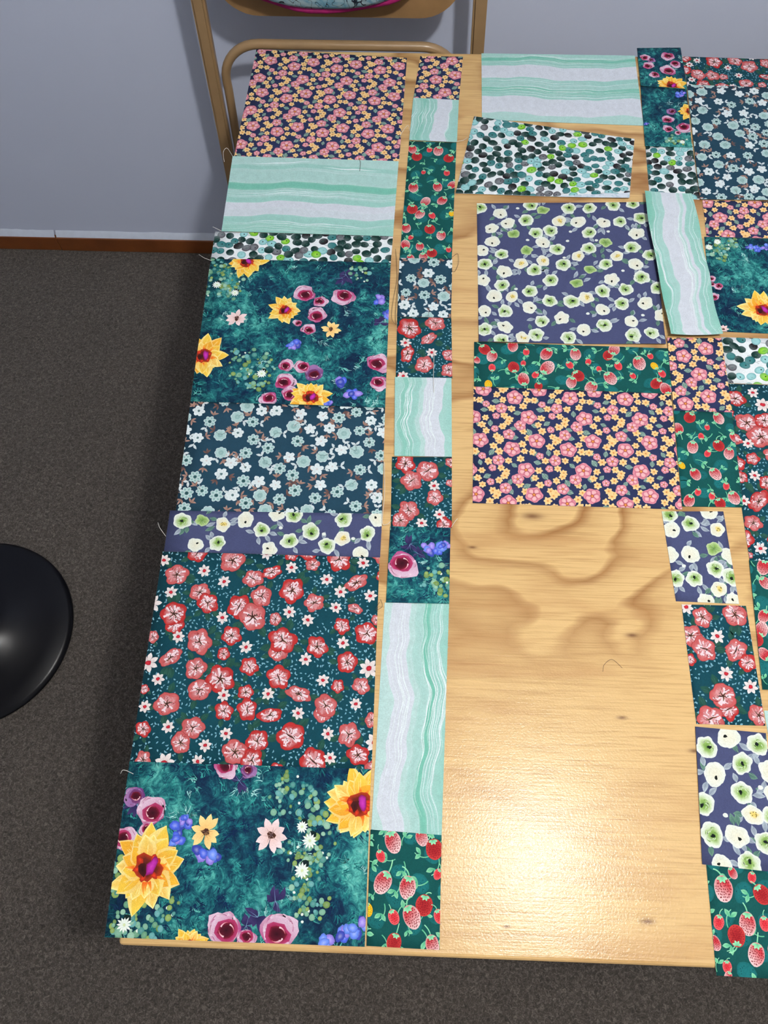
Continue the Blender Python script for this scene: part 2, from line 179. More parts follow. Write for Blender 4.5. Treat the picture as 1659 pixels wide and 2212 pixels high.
def add_lathe(bm, prof, cx, cy, n=64):
    rings = []
    for r, z in prof:
        if r < 1e-6:
            rings.append([bm.verts.new((cx, cy, z))])
        else:
            rings.append([bm.verts.new((cx + r * math.cos(2 * math.pi * k / n), cy + r * math.sin(2 * math.pi * k / n), z)) for k in range(n)])
    for a, b in zip(rings, rings[1:]):
        for k in range(n):
            k2 = (k + 1) % n
            if len(a) == 1 and len(b) == 1: continue
            if len(a) == 1: bm.faces.new((a[0], b[k], b[k2]))
            elif len(b) == 1: bm.faces.new((a[k], a[k2], b[0]))
            else: bm.faces.new((a[k], a[k2], b[k2], b[k]))
    return bm

# ---------------------------------------------------------------- material helpers
def new_mat(name):
    m = bpy.data.materials.new(name)
    m.use_nodes = True
    nt = m.node_tree
    b = nt.nodes['Principled BSDF']
    return m, nt, b

def N(nt, t, **kw):
    n = nt.nodes.new(t)
    for k, v in kw.items():
        if k.startswith('i_'):
            n.inputs[k[2:].replace('_', ' ')].default_value = v
        else:
            setattr(n, k, v)
    return n

def ramp(nt, stops, interp='LINEAR'):
    n = nt.nodes.new('ShaderNodeValToRGB')
    n.color_ramp.interpolation = interp
    e = n.color_ramp.elements
    while len(e) < len(stops): e.new(0.5)
    for q, (p, c) in zip(e, stops):
        q.position = p
        q.color = (*c, 1) if len(c) == 3 else c
    return n

def noise(nt, vec, scale, detail=3, rough=.55, dist=0.0):
    n = nt.nodes.new('ShaderNodeTexNoise')
    n.inputs['Scale'].default_value = scale
    n.inputs['Detail'].default_value = detail
    n.inputs['Roughness'].default_value = rough
    n.inputs['Distortion'].default_value = dist
    if vec is not None: nt.links.new(vec, n.inputs['Vector'])
    return n

def mathn(nt, op, a, b=None, c=None, clamp=False):
    n = nt.nodes.new('ShaderNodeMath')
    n.operation = op
    n.use_clamp = clamp
    for i, v in enumerate((a, b, c)):
        if v is None: continue
        if isinstance(v, (int, float)): n.inputs[i].default_value = v
        else: nt.links.new(v, n.inputs[i])
    return n.outputs[0]

def mixc(nt, fac, a, b, mode='MIX'):
    n = nt.nodes.new('ShaderNodeMix')
    n.data_type = 'RGBA'
    n.blend_type = mode
    for i, v in ((0, fac), (6, a), (7, b)):
        if isinstance(v, (int, float)): n.inputs[i].default_value = v
        elif isinstance(v, tuple): n.inputs[i].default_value = (*v, 1)
        else: nt.links.new(v, n.inputs[i])
    return n.outputs[2]

def bump(nt, b, height, strength, dist, inp='Normal'):
    n = nt.nodes.new('ShaderNodeBump')
    n.inputs['Strength'].default_value = strength
    n.inputs['Distance'].default_value = dist
    nt.links.new(height, n.inputs['Height'])
    nt.links.new(n.outputs[0], b.inputs[inp])
    return n

def mapping(nt, coord='Object', scale=(1, 1, 1), loc=(0, 0, 0), rot=(0, 0, 0)):
    tc = nt.nodes.new('ShaderNodeTexCoord')
    mp = nt.nodes.new('ShaderNodeMapping')
    mp.inputs['Scale'].default_value = scale
    mp.inputs['Location'].default_value = loc
    mp.inputs['Rotation'].default_value = rot
    nt.links.new(tc.outputs[coord], mp.inputs['Vector'])
    return mp.outputs[0]

MAT = {}
def simple(name, rgb, rough=.5, metal=0, coat=0, nscale=None, namp=.12, bscale=None, bstr=.2, bdist=.001, spec=None):
    m, nt, b = new_mat(name)
    c = lin(rgb)
    b.inputs['Roughness'].default_value = rough
    b.inputs['Metallic'].default_value = metal
    b.inputs['Coat Weight'].default_value = coat
    b.inputs['Coat Roughness'].default_value = .15
    if spec is not None: b.inputs['Specular IOR Level'].default_value = spec
    v = mapping(nt)
    nz = noise(nt, v, nscale or 6.0, 4)
    r = ramp(nt, [(.25, tuple(x * (1 - namp) for x in c)), (.75, tuple(min(1, x * (1 + namp)) for x in c))])
    nt.links.new(nz.outputs['Fac'], r.inputs['Fac'])
    nt.links.new(r.outputs[0], b.inputs['Base Color'])
    if bscale:
        bn = noise(nt, v, bscale, 3)
        bump(nt, b, bn.outputs['Fac'], bstr, bdist)
    MAT[name] = m
    return m

simple('wall_paint', (212, 221, 243), .75, nscale=1.5, namp=.02, bscale=260, bstr=.25, bdist=.0006)
simple('wall_paint_plain', (226, 228, 234), .9, nscale=1.5, namp=.02)
simple('ceiling_paint', (232, 232, 230), .9, nscale=1.0, namp=.01)
simple('caulk', (216, 226, 242), .55, nscale=60, namp=.05, bscale=150, bstr=.4, bdist=.001)
simple('skirting_wood', (124, 68, 30), .4, nscale=14, namp=.22, coat=.2)
simple('chair_paint', (166, 136, 98), .38, nscale=30, namp=.07, bscale=300, bstr=.1, bdist=.0004, coat=.15)
simple('chair_panel', (164, 128, 86), .45, nscale=24, namp=.14)
simple('rubber', (30, 30, 32), .8, nscale=20)
simple('piping', (176, 30, 110), .7, nscale=90, namp=.25, bscale=400, bstr=.5, bdist=.001)
simple('gloss_black', (5, 6, 12), .33, nscale=5, namp=.15, spec=.28)
simple('stool_seat', (22, 22, 24), .6, nscale=40)
simple('rail_wood', (205, 160, 98), .5, nscale=9, namp=.12)
simple('thread_pale', (225, 222, 214), .9, nscale=100)
simple('thread_dark', (84, 70, 58), .9, nscale=100)
simple('lamp_metal', (210, 210, 210), .4, metal=.8)

def make_carpet():
    m, nt, b = new_mat('carpet')
    v = mapping(nt)
    n1 = noise(nt, v, 165, 4, .75, 1.2)
    n2 = noise(nt, v, 3.0, 3, .6)
    n3 = noise(nt, v, 520, 2, .6)
    f = mathn(nt, 'ADD', mathn(nt, 'MULTIPLY', n1.outputs['Fac'], .75), mathn(nt, 'MULTIPLY', n3.outputs['Fac'], .25))
    r = ramp(nt, [(.30, lin((42, 38, 35))), (.5, lin((84, 78, 72))), (.70, lin((146, 136, 127)))])
    nt.links.new(f, r.inputs['Fac'])
    r2 = ramp(nt, [(.3, (.90, .90, .90)), (.7, (1.08, 1.08, 1.08))])
    nt.links.new(n2.outputs['Fac'], r2.inputs['Fac'])
    nt.links.new(mixc(nt, 1.0, r.outputs[0], r2.outputs[0], 'MULTIPLY'), b.inputs['Base Color'])
    b.inputs['Roughness'].default_value = .95
    b.inputs['Specular IOR Level'].default_value = .1
    b.inputs['Sheen Weight'].default_value = .15
    bump(nt, b, f, .8, .006)
    MAT['carpet'] = m
make_carpet()

# knots of the ply (metres): x, y, how far the grain bends round them, dark core radius
KNOTS = [(.164, .3955, .085, .007), (.271, .249, .040, .004), (.2507, .156, .045, .003), (.090, .352, .045, .003),
         (.257, -.041, .035, .004), (.325, .1234, .025, .0035), (.056, 1.272, .02, .002), (.118, -.05, .03, .002)]

def make_ply(name='pine_ply'):
    m, nt, b = new_mat(name)
    tc = nt.nodes.new('ShaderNodeTexCoord')
    sx = nt.nodes.new('ShaderNodeSeparateXYZ')
    nt.links.new(tc.outputs['Object'], sx.inputs[0])
    X, Y = sx.outputs[0], sx.outputs[1]
    mp = nt.nodes.new('ShaderNodeMapping'); mp.inputs['Scale'].default_value = (3.2, 6.5, 1)
    nt.links.new(tc.outputs['Object'], mp.inputs[0])
    mp1 = nt.nodes.new('ShaderNodeMapping'); mp1.inputs['Scale'].default_value = (11, 30, 1)
    nt.links.new(tc.outputs['Object'], mp1.inputs[0])
    big = noise(nt, mp.outputs[0], 1.0, 1.5, .45, .6)
    mid = noise(nt, mp1.outputs[0], 1.0, 2, .5)
    t = mathn(nt, 'MULTIPLY', big.outputs['Fac'], 4.4)
    t = mathn(nt, 'ADD', t, mathn(nt, 'MULTIPLY', mid.outputs['Fac'], .55))
    t = mathn(nt, 'ADD', t, mathn(nt, 'MULTIPLY', Y, 3.0))
    core = None
    for (kx, ky, s, rc) in KNOTS:
        dx = mathn(nt, 'SUBTRACT', X, kx); dy = mathn(nt, 'SUBTRACT', Y, ky)
        d2 = mathn(nt, 'ADD', mathn(nt, 'MULTIPLY', mathn(nt, 'MULTIPLY', dx, dx), .45), mathn(nt, 'MULTIPLY', mathn(nt, 'MULTIPLY', dy, dy), 1.2))
        g = mathn(nt, 'EXPONENT', mathn(nt, 'DIVIDE', d2, -(s * s)))
        t = mathn(nt, 'ADD', t, mathn(nt, 'MULTIPLY', g, 3.0 if s > .06 else .45))
        d3 = mathn(nt, 'ADD', mathn(nt, 'MULTIPLY', mathn(nt, 'MULTIPLY', dx, dx), .30), mathn(nt, 'MULTIPLY', mathn(nt, 'MULTIPLY', dy, dy), 2.2))
        cspot = mathn(nt, 'EXPONENT', mathn(nt, 'DIVIDE', d3, -(rc * rc)))
        core = cspot if core is None else mathn(nt, 'MAXIMUM', core, cspot)
    fr = mathn(nt, 'FRACT', t)
    band = ramp(nt, [(0, (.0, .0, .0)), (.30, (.05, .05, .05)), (.62, (.26, .26, .26)), (.86, (.95, .95, .95)), (.93, (.60, .60, .60)), (1, (0, 0, 0))])
    nt.links.new(fr, band.inputs['Fac'])
    # the bands are strong round the big knot and at the wall side, faint at the near side
    mp3 = nt.nodes.new('ShaderNodeMapping'); mp3.inputs['Scale'].default_value = (3.2, 6.5, 1); mp3.inputs['Location'].default_value = (3.3, 1.9, 0)
    nt.links.new(tc.outputs['Object'], mp3.inputs[0])
    fade = noise(nt, mp3.outputs[0], 1.0, 2)
    near = nt.nodes.new('ShaderNodeMapRange'); near.interpolation_type = 'SMOOTHSTEP'
    for i_, v_ in enumerate((.17, .30, .12, 1.0)): near.inputs[1 + i_].default_value = v_
    nt.links.new(Y, near.inputs[0])
    fr2 = nt.nodes.new('ShaderNodeMath'); fr2.operation = 'MULTIPLY'
    tmp = ramp(nt, [(.34, (.45, .45, .45)), (.55, (1, 1, 1))]); nt.links.new(fade.outputs['Fac'], tmp.inputs['Fac'])
    nt.links.new(tmp.outputs[0], fr2.inputs[0]); nt.links.new(near.outputs[0], fr2.inputs[1])
    bandv = mathn(nt, 'MULTIPLY', band.outputs[0], fr2.outputs[0])
    mp2 = nt.nodes.new('ShaderNodeMapping'); mp2.inputs['Scale'].default_value = (16, 520, 1)
    nt.links.new(tc.outputs['Object'], mp2.inputs[0])
    fine = noise(nt, mp2.outputs[0], 1.0, 3, .6, .3)
    mp4 = nt.nodes.new('ShaderNodeMapping'); mp4.inputs['Scale'].default_value = (9, 260, 1); mp4.inputs['Location'].default_value = (7, 3, 0)
    nt.links.new(tc.outputs['Object'], mp4.inputs[0])
    pores = noise(nt, mp4.outputs[0], 1.0, 2, .5)
    pr = ramp(nt, [(.66, (0, 0, 0)), (.76, (1, 1, 1))]); nt.links.new(pores.outputs['Fac'], pr.inputs['Fac'])
    c = mixc(nt, bandv, lin((211, 175, 118)), lin((146, 100, 53)))
    fcol = ramp(nt, [(.30, (.80, .76, .70)), (.5, (1, 1, 1)), (.7, (1.06, 1.07, 1.10))]); nt.links.new(fine.outputs['Fac'], fcol.inputs['Fac'])
    c = mixc(nt, 1.0, c, fcol.outputs[0], 'MULTIPLY')
    # broad soft smudges along the grain
    mp5 = nt.nodes.new('ShaderNodeMapping'); mp5.inputs['Scale'].default_value = (4.5, 26, 1); mp5.inputs['Location'].default_value = (1.3, 5, 0)
    nt.links.new(tc.outputs['Object'], mp5.inputs[0])
    sm = noise(nt, mp5.outputs[0], 1.0, 3, .55, .4)
    smr = ramp(nt, [(.50, (0, 0, 0)), (.74, (1, 1, 1))]); nt.links.new(sm.outputs['Fac'], smr.inputs['Fac'])
    c = mixc(nt, mathn(nt, 'MULTIPLY', smr.outputs[0], .55), c, lin((172, 126, 76)))
    c = mixc(nt, mathn(nt, 'MULTIPLY', pr.outputs[0], .38), c, lin((150, 98, 52)))
    c = mixc(nt, mathn(nt, 'MULTIPLY', core, .85, clamp=True), c, lin((92, 52, 26)))
    nt.links.new(c, b.inputs['Base Color'])
    b.inputs['Roughness'].default_value = .5
    b.inputs['Specular IOR Level'].default_value = .15
    b.inputs['Coat Weight'].default_value = .36
    b.inputs['Coat Roughness'].default_value = .155
    peel = noise(nt, tc.outputs['Object'], 420, 3, .65)
    hsum = mathn(nt, 'ADD', mathn(nt, 'MULTIPLY', peel.outputs['Fac'], .6), mathn(nt, 'MULTIPLY', fine.outputs['Fac'], .4))
    bump(nt, b, hsum, .35, .0011)
    bump(nt, b, hsum, .34, .0010, 'Coat Normal')
    MAT[name] = m
make_ply()

def make_cotton(name, painterly=False):
    m, nt, b = new_mat(name)
    at = nt.nodes.new('ShaderNodeAttribute'); at.attribute_name = 'Col'
    v = mapping(nt)
    w1 = noise(nt, v, 900, 2, .6)
    w2 = noise(nt, v, 110, 3, .6)
    r = ramp(nt, [(.3, (.88, .88, .88)), (.7, (1.10, 1.10, 1.10))]); nt.links.new(w1.outputs['Fac'], r.inputs['Fac'])
    r2 = ramp(nt, [(.25, (.93, .93, .93)), (.75, (1.05, 1.05, 1.05))]); nt.links.new(w2.outputs['Fac'], r2.inputs['Fac'])
    col = at.outputs['Color']
    if painterly:
        n1 = noise(nt, v, 13, 5, .62, 1.0)
        n2 = noise(nt, v, 85, 6, .75, 1.4)
        f = mathn(nt, 'ADD', mathn(nt, 'MULTIPLY', n1.outputs['Fac'], .55), mathn(nt, 'MULTIPLY', n2.outputs['Fac'], .45))
        rr = ramp(nt, [(.36, lin((9, 20, 50))), (.43, lin((11, 38, 64))), (.485, lin((16, 66, 82))), (.54, lin((36, 112, 114))), (.61, lin((84, 170, 160))), (.70, lin((150, 205, 198)))])
        nt.links.new(f, rr.inputs['Fac'])
        col = rr.outputs[0]
    col = mixc(nt, 1.0, col, r.outputs[0], 'MULTIPLY')
    col = mixc(nt, 1.0, col, r2.outputs[0], 'MULTIPLY')
    nt.links.new(col, b.inputs['Base Color'])
    b.inputs['Roughness'].default_value = .88
    b.inputs['Specular IOR Level'].default_value = .15
    cr = noise(nt, v, 9, 2)
    h = mathn(nt, 'ADD', mathn(nt, 'MULTIPLY', w1.outputs['Fac'], .12), mathn(nt, 'MULTIPLY', cr.outputs['Fac'], 1.6))
    bump(nt, b, h, .35, .003)
    MAT[name] = m
make_cotton('printed_cotton')
make_cotton('painterly_cotton', True)

def make_cushion_mat():
    m, nt, b = new_mat('cushion_print')
    v = mapping(nt)
    n = noise(nt, v, 34, 3, .6, 1.5)
    r = ramp(nt, [(.35, lin((120, 180, 205))), (.6, lin((196, 226, 232))), (.75, lin((120, 178, 210)))])
    nt.links.new(n.outputs['Fac'], r.inputs['Fac'])
    w = noise(nt, v, 22, 1, .4, 3.0)
    k = mathn(nt, 'ABSOLUTE', mathn(nt, 'SUBTRACT', w.outputs['Fac'], .5))
    lr = ramp(nt, [(.012, (1, 1, 1)), (.022, (0, 0, 0))]); nt.links.new(k, lr.inputs['Fac'])
    nt.links.new(mixc(nt, lr.outputs[0], r.outputs[0], lin((18, 30, 48))), b.inputs['Base Color'])
    b.inputs['Roughness'].default_value = .85
    MAT['cushion_print'] = m
make_cushion_mat()

# ---------------------------------------------------------------- the room
WY = 1.505       # back wall
RX0, RX1, RY0, RZ = -2.2, 2.6, -2.4, 2.42
def struct(name, bm, mat):
    o = obj(name, bm, MAT[mat]); o['kind'] = 'structure'; return o
struct('floor', add_box(bmesh.new(), RX0 - .1, RX1 + .1, RY0 - .1, WY + .1, -.06, 0), 'carpet')
struct('ceiling', add_box(bmesh.new(), RX0 - .1, RX1 + .1, RY0 - .1, WY + .1, RZ, RZ + .06), 'ceiling_paint')
struct('wall_back', add_box(bmesh.new(), RX0 - .1, RX1 + .1, WY, WY + .1, 0, RZ), 'wall_paint')
struct('wall_front', add_box(bmesh.new(), RX0 - .1, RX1 + .1, RY0 - .1, RY0, 0, RZ), 'wall_paint_plain')
struct('wall_left', add_box(bmesh.new(), RX0 - .1, RX0, RY0, WY, 0, RZ), 'wall_paint_plain')
struct('wall_right', add_box(bmesh.new(), RX1, RX1 + .1, RY0, WY, 0, RZ), 'wall_paint_plain')
# brown skirting in two butted lengths with the painter's whitish line above it
base = empty('baseboard_back', (0, WY, 0)); base['kind'] = 'structure'
JX = -.935
for x0, x1, dy in ((RX0, JX - .0006, .0125), (JX + .0006, RX1, .0135)):
    obj('skirting_board', add_box(bmesh.new(), x0, x1, WY - dy, WY, 0, .046, .0025), MAT['skirting_wood'], base)
for x0, x1 in ((RX0, JX - .002), (JX + .002, RX1)):
    bm = bmesh.new()
    n = 90
    rows = []
    random.seed(3)
    for i in range(n + 1):
        x = x0 + (x1 - x0) * i / n
        w = .016 + random.uniform(-.0015, .0015)
        rows.append([bm.verts.new((x, WY - .0105, .0458)), bm.verts.new((x, WY - .0072, .0458 + w * .45)), bm.verts.new((x, WY + .0004, .0458 + w))])
    for a, b_ in zip(rows, rows[1:]):
        for k in range(2): bm.faces.new((a[k], b_[k], b_[k + 1], a[k + 1]))
    obj('paint_line', bm, MAT['caulk'], base, smooth=True)

# lamp hanging from the ceiling: the room's light
lamp = empty('pendant_lamp', (LAMP[0], LAMP[1], RZ))
tag(lamp, 'round glowing globe lamp close under the white ceiling', 'lamp')
bm = bmesh.new(); add_lathe(bm, [(0, RZ - .001), (.06, RZ - .001), (.06, RZ - .012), (.02, RZ - .022), (0, RZ - .022)], LAMP[0], LAMP[1], 32)
obj('canopy', bm, MAT['lamp_metal'], lamp, True)
m, nt, b_ = new_mat('lamp_glow')
em = nt.nodes.new('ShaderNodeEmission')
em.inputs[0].default_value = (*LAMP_COLOR, 1)
em.inputs[1].default_value = LAMP_STRENGTH
nt.links.new(em.outputs[0], nt.nodes['Material Output'].inputs['Surface'])
bm = bmesh.new(); bmesh.ops.create_uvsphere(bm, u_segments=24, v_segments=16, radius=LAMP_R)
bmesh.ops.translate(bm, verts=bm.verts, vec=LAMP)
obj('globe', bm, m, lamp, True)

# ---------------------------------------------------------------- the table
TX0, TX1, TY0, TY1 = -.263, 1.537, -.079, 1.256
table = empty('table', ((TX0 + TX1) / 2, (TY0 + TY1) / 2, 0))
tag(table, 'varnished pine plywood table with swirling grain, covered in fabric pieces', 'table')
bm = add_box(bmesh.new(), TX0, TX1, TY0, TY1, TZ - .021, TZ, .004, 3)
o = obj('tabletop', bm, MAT['pine_ply'], None)
o.parent = table; o.location = -table.location
for x in (TX0 + .07, TX1 - .14):
    for y in (TY0 + .07, TY1 - .14):
        obj('leg', add_box(bmesh.new(), x, x + .07, y, y + .07, 0, TZ - .0215, .004), MAT['rail_wood'], table)
for y in (TY0 + .085, TY1 - .105):
    obj('apron', add_box(bmesh.new(), TX0 + .14, TX1 - .14, y, y + .02, TZ - .11, TZ - .0215), MAT['rail_wood'], table)
for x in (TX0 + .085, TX1 - .105):
    obj('apron', add_box(bmesh.new(), x, x + .02, TY0 + .14, TY1 - .14, TZ - .11, TZ - .0215), MAT['rail_wood'], table)

# ---------------------------------------------------------------- folded chair leaning in the gap behind the table
CY = 1.40
chair = empty('folding_chair', (-.13, CY, 0))
tag(chair, 'folded tan metal chair standing between the table and the wall', 'chair')
def arc(cx, cz, r, a0, a1, n=8):
    return [(cx + r * math.cos(a0 + (a1 - a0) * i / n), cz + r * math.sin(a0 + (a1 - a0) * i / n)) for i in range(n + 1)]
def sq_leg(x_top, x_bot, ztop):
    bm = bmesh.new()
    add_box(bm, -.0125, .0125, -.010, .010, 0, 1, 0)
    for v in bm.verts:
        z = v.co.z * ztop
        v.co = Vector((v.co.x + x_bot + (x_top - x_bot) * z / ztop, v.co.y + CY, .012 + z * (1 - .012 / ztop)))
    bmesh.ops.bevel(bm, geom=list(bm.edges), offset=.0045, segments=2, affect='EDGES')
    return bm
XLt, XLb, XRt, XRb = -.378, -.405, .110, .150
obj('leg', sq_leg(XLt, XLb, .97), MAT['chair_paint'], chair)
obj('leg', sq_leg(XRt, XRb, .97), MAT['chair_paint'], chair)
bm = bmesh.new()
pts = [(XLt, .955)] + arc(XLt + .04, .965, .04, math.pi, math.pi / 2) + arc(XRt - .04, .965, .04, math.pi / 2, 0) + [(XRt, .955)]
add_tube(bm, [(x, CY, z) for x, z in pts], .011, 12)
obj('top_rail', bm, MAT['chair_paint'], chair, True)
# inner frame: an upside-down U of round tube, nested in the outer legs
IL, IR, IZ, IRAD = -.364, .094, .650, .075
bm = bmesh.new()
pts = [(IL - .020, .012), (IL, IZ - IRAD - .02)] + arc(IL + IRAD, IZ - IRAD, IRAD, math.pi, math.pi / 2, 10) + arc(IR - IRAD, IZ - IRAD, IRAD, math.pi / 2, 0, 10) + [(IR, IZ - IRAD - .02), (IR + .026, .012)]
add_tube(bm, [(x, CY + .003, z) for x, z in pts], .0088, 14)
obj('inner_frame', bm, MAT['chair_paint'], chair, True)
for x in (IL - .019, IR + .025, XLb, XRb):
    bm = bmesh.new(); add_lathe(bm, [(0, .001), (.013, .001), (.013, .022), (.011, .026), (0, .026)], x, CY + (.003 if x in (IL - .019, IR + .025) else 0), 16)
    obj('rubber_foot', bm, MAT['rubber'], chair, True)
# the flat panel with rounded corners (seat folded up against the back)
bm = bmesh.new()
PL, PR, PB, PT, PRAD = -.352, .088, .711, .945, .075
pl = arc(PL + PRAD, PB + PRAD, PRAD, math.pi, 1.5 * math.pi, 10) + arc(PR - PRAD, PB + PRAD, PRAD, 1.5 * math.pi, 2 * math.pi, 10) + arc(PR - PRAD, PT - PRAD, PRAD, 0, .5 * math.pi, 10) + arc(PL + PRAD, PT - PRAD, PRAD, .5 * math.pi, math.pi, 10)
f = [bm.verts.new((x, CY - .009, z)) for x, z in pl]
k = [bm.verts.new((x, CY + .009, z)) for x, z in pl]
bm.faces.new(f); bm.faces.new(k[::-1])
for i in range(len(f)):
    j = (i + 1) % len(f); bm.faces.new((f[i], k[i], k[j], f[j]))
bmesh.ops.bevel(bm, geom=[e for e in bm.edges if abs(e.verts[0].co.y - e.verts[1].co.y) < 1e-6], offset=.005, segments=2, affect='EDGES')
obj('seat_panel', bm, MAT['chair_panel'], chair)
for x in (PL - .013, PR + .011):
    bm = bmesh.new(); add_tube(bm, [(x - .014, CY, .80), (x + .014, CY, .80)], .006, 10)
    obj('hinge_pin', bm, MAT['chair_paint'], chair, True)

cush = empty('seat_cushion', (-.150, CY - .04, .745))
tag(cush, 'pale blue patterned cushion with magenta piping, on the folded chair', 'cushion')
bm = bmesh.new()
CX, CZ, CA, CB, CT = -.150, .915, .200, .168, .024
def sup(a, e=.82):
    c, s = math.cos(a), math.sin(a)
    return math.copysign(abs(c) ** e, c), math.copysign(abs(s) ** e, s)
rings = []
n = 48
for q in range(7):
    th = -math.pi / 2 + math.pi * q / 6
    sc = .86 + .14 * math.cos(th) if 0 < q < 6 else .80
    rings.append([bm.verts.new((CX + CA * sc * sup(2 * math.pi * i / n)[0], CY - .037 + CT * math.sin(th), CZ + CB * sc * sup(2 * math.pi * i / n)[1])) for i in range(n)])
for a, b_ in zip(rings, rings[1:]):
    for i in range(n): bm.faces.new((a[i], a[(i + 1) % n], b_[(i + 1) % n], b_[i]))
bm.faces.new(rings[0]); bm.faces.new(rings[-1][::-1])
obj('pad', bm, MAT['cushion_print'], cush, True)
bm = bmesh.new()
pp = [(CX + (CA + .002) * sup(2 * math.pi * i / 64)[0], CY - .039 + .004 * math.sin(i * .9), CZ + (CB + .002) * sup(2 * math.pi * i / 64)[1]) for i in range(65)]
add_tube(bm, pp, .0065, 10)
obj('piping', bm, MAT['piping'], cush, True)

# ---------------------------------------------------------------- black pedestal at the left edge
BX, BY, BR = -.892, .426, .203
stool = empty('pedestal_stool', (BX, BY, 0))
tag(stool, 'glossy black round pedestal base standing on the carpet', 'stool')
bm = bmesh.new()
prof = [(0, .0), (BR - .004, .0), (BR, .004), (BR - .001, .010), (BR - .010, .0145), (BR * .80, .020), (BR * .6, .029), (BR * .42, .043), (BR * .28, .062), (.038, .085), (.030, .12), (.030, .13), (0, .13)]
add_lathe(bm, prof, BX, BY, 96)
obj('base', bm, MAT['gloss_black'], stool, True)
bm = bmesh.new(); add_lathe(bm, [(0, .125), (.025, .125), (.025, .60), (0, .60)], BX, BY, 32)
obj('column', bm, MAT['gloss_black'], stool, True)
bm = bmesh.new(); add_lathe(bm, [(0, .60), (.13, .60), (.17, .615), (.18, .64), (.17, .665), (.12, .675), (0, .675)], BX, BY, 48)
obj('seat', bm, MAT['stool_seat'], stool, True)

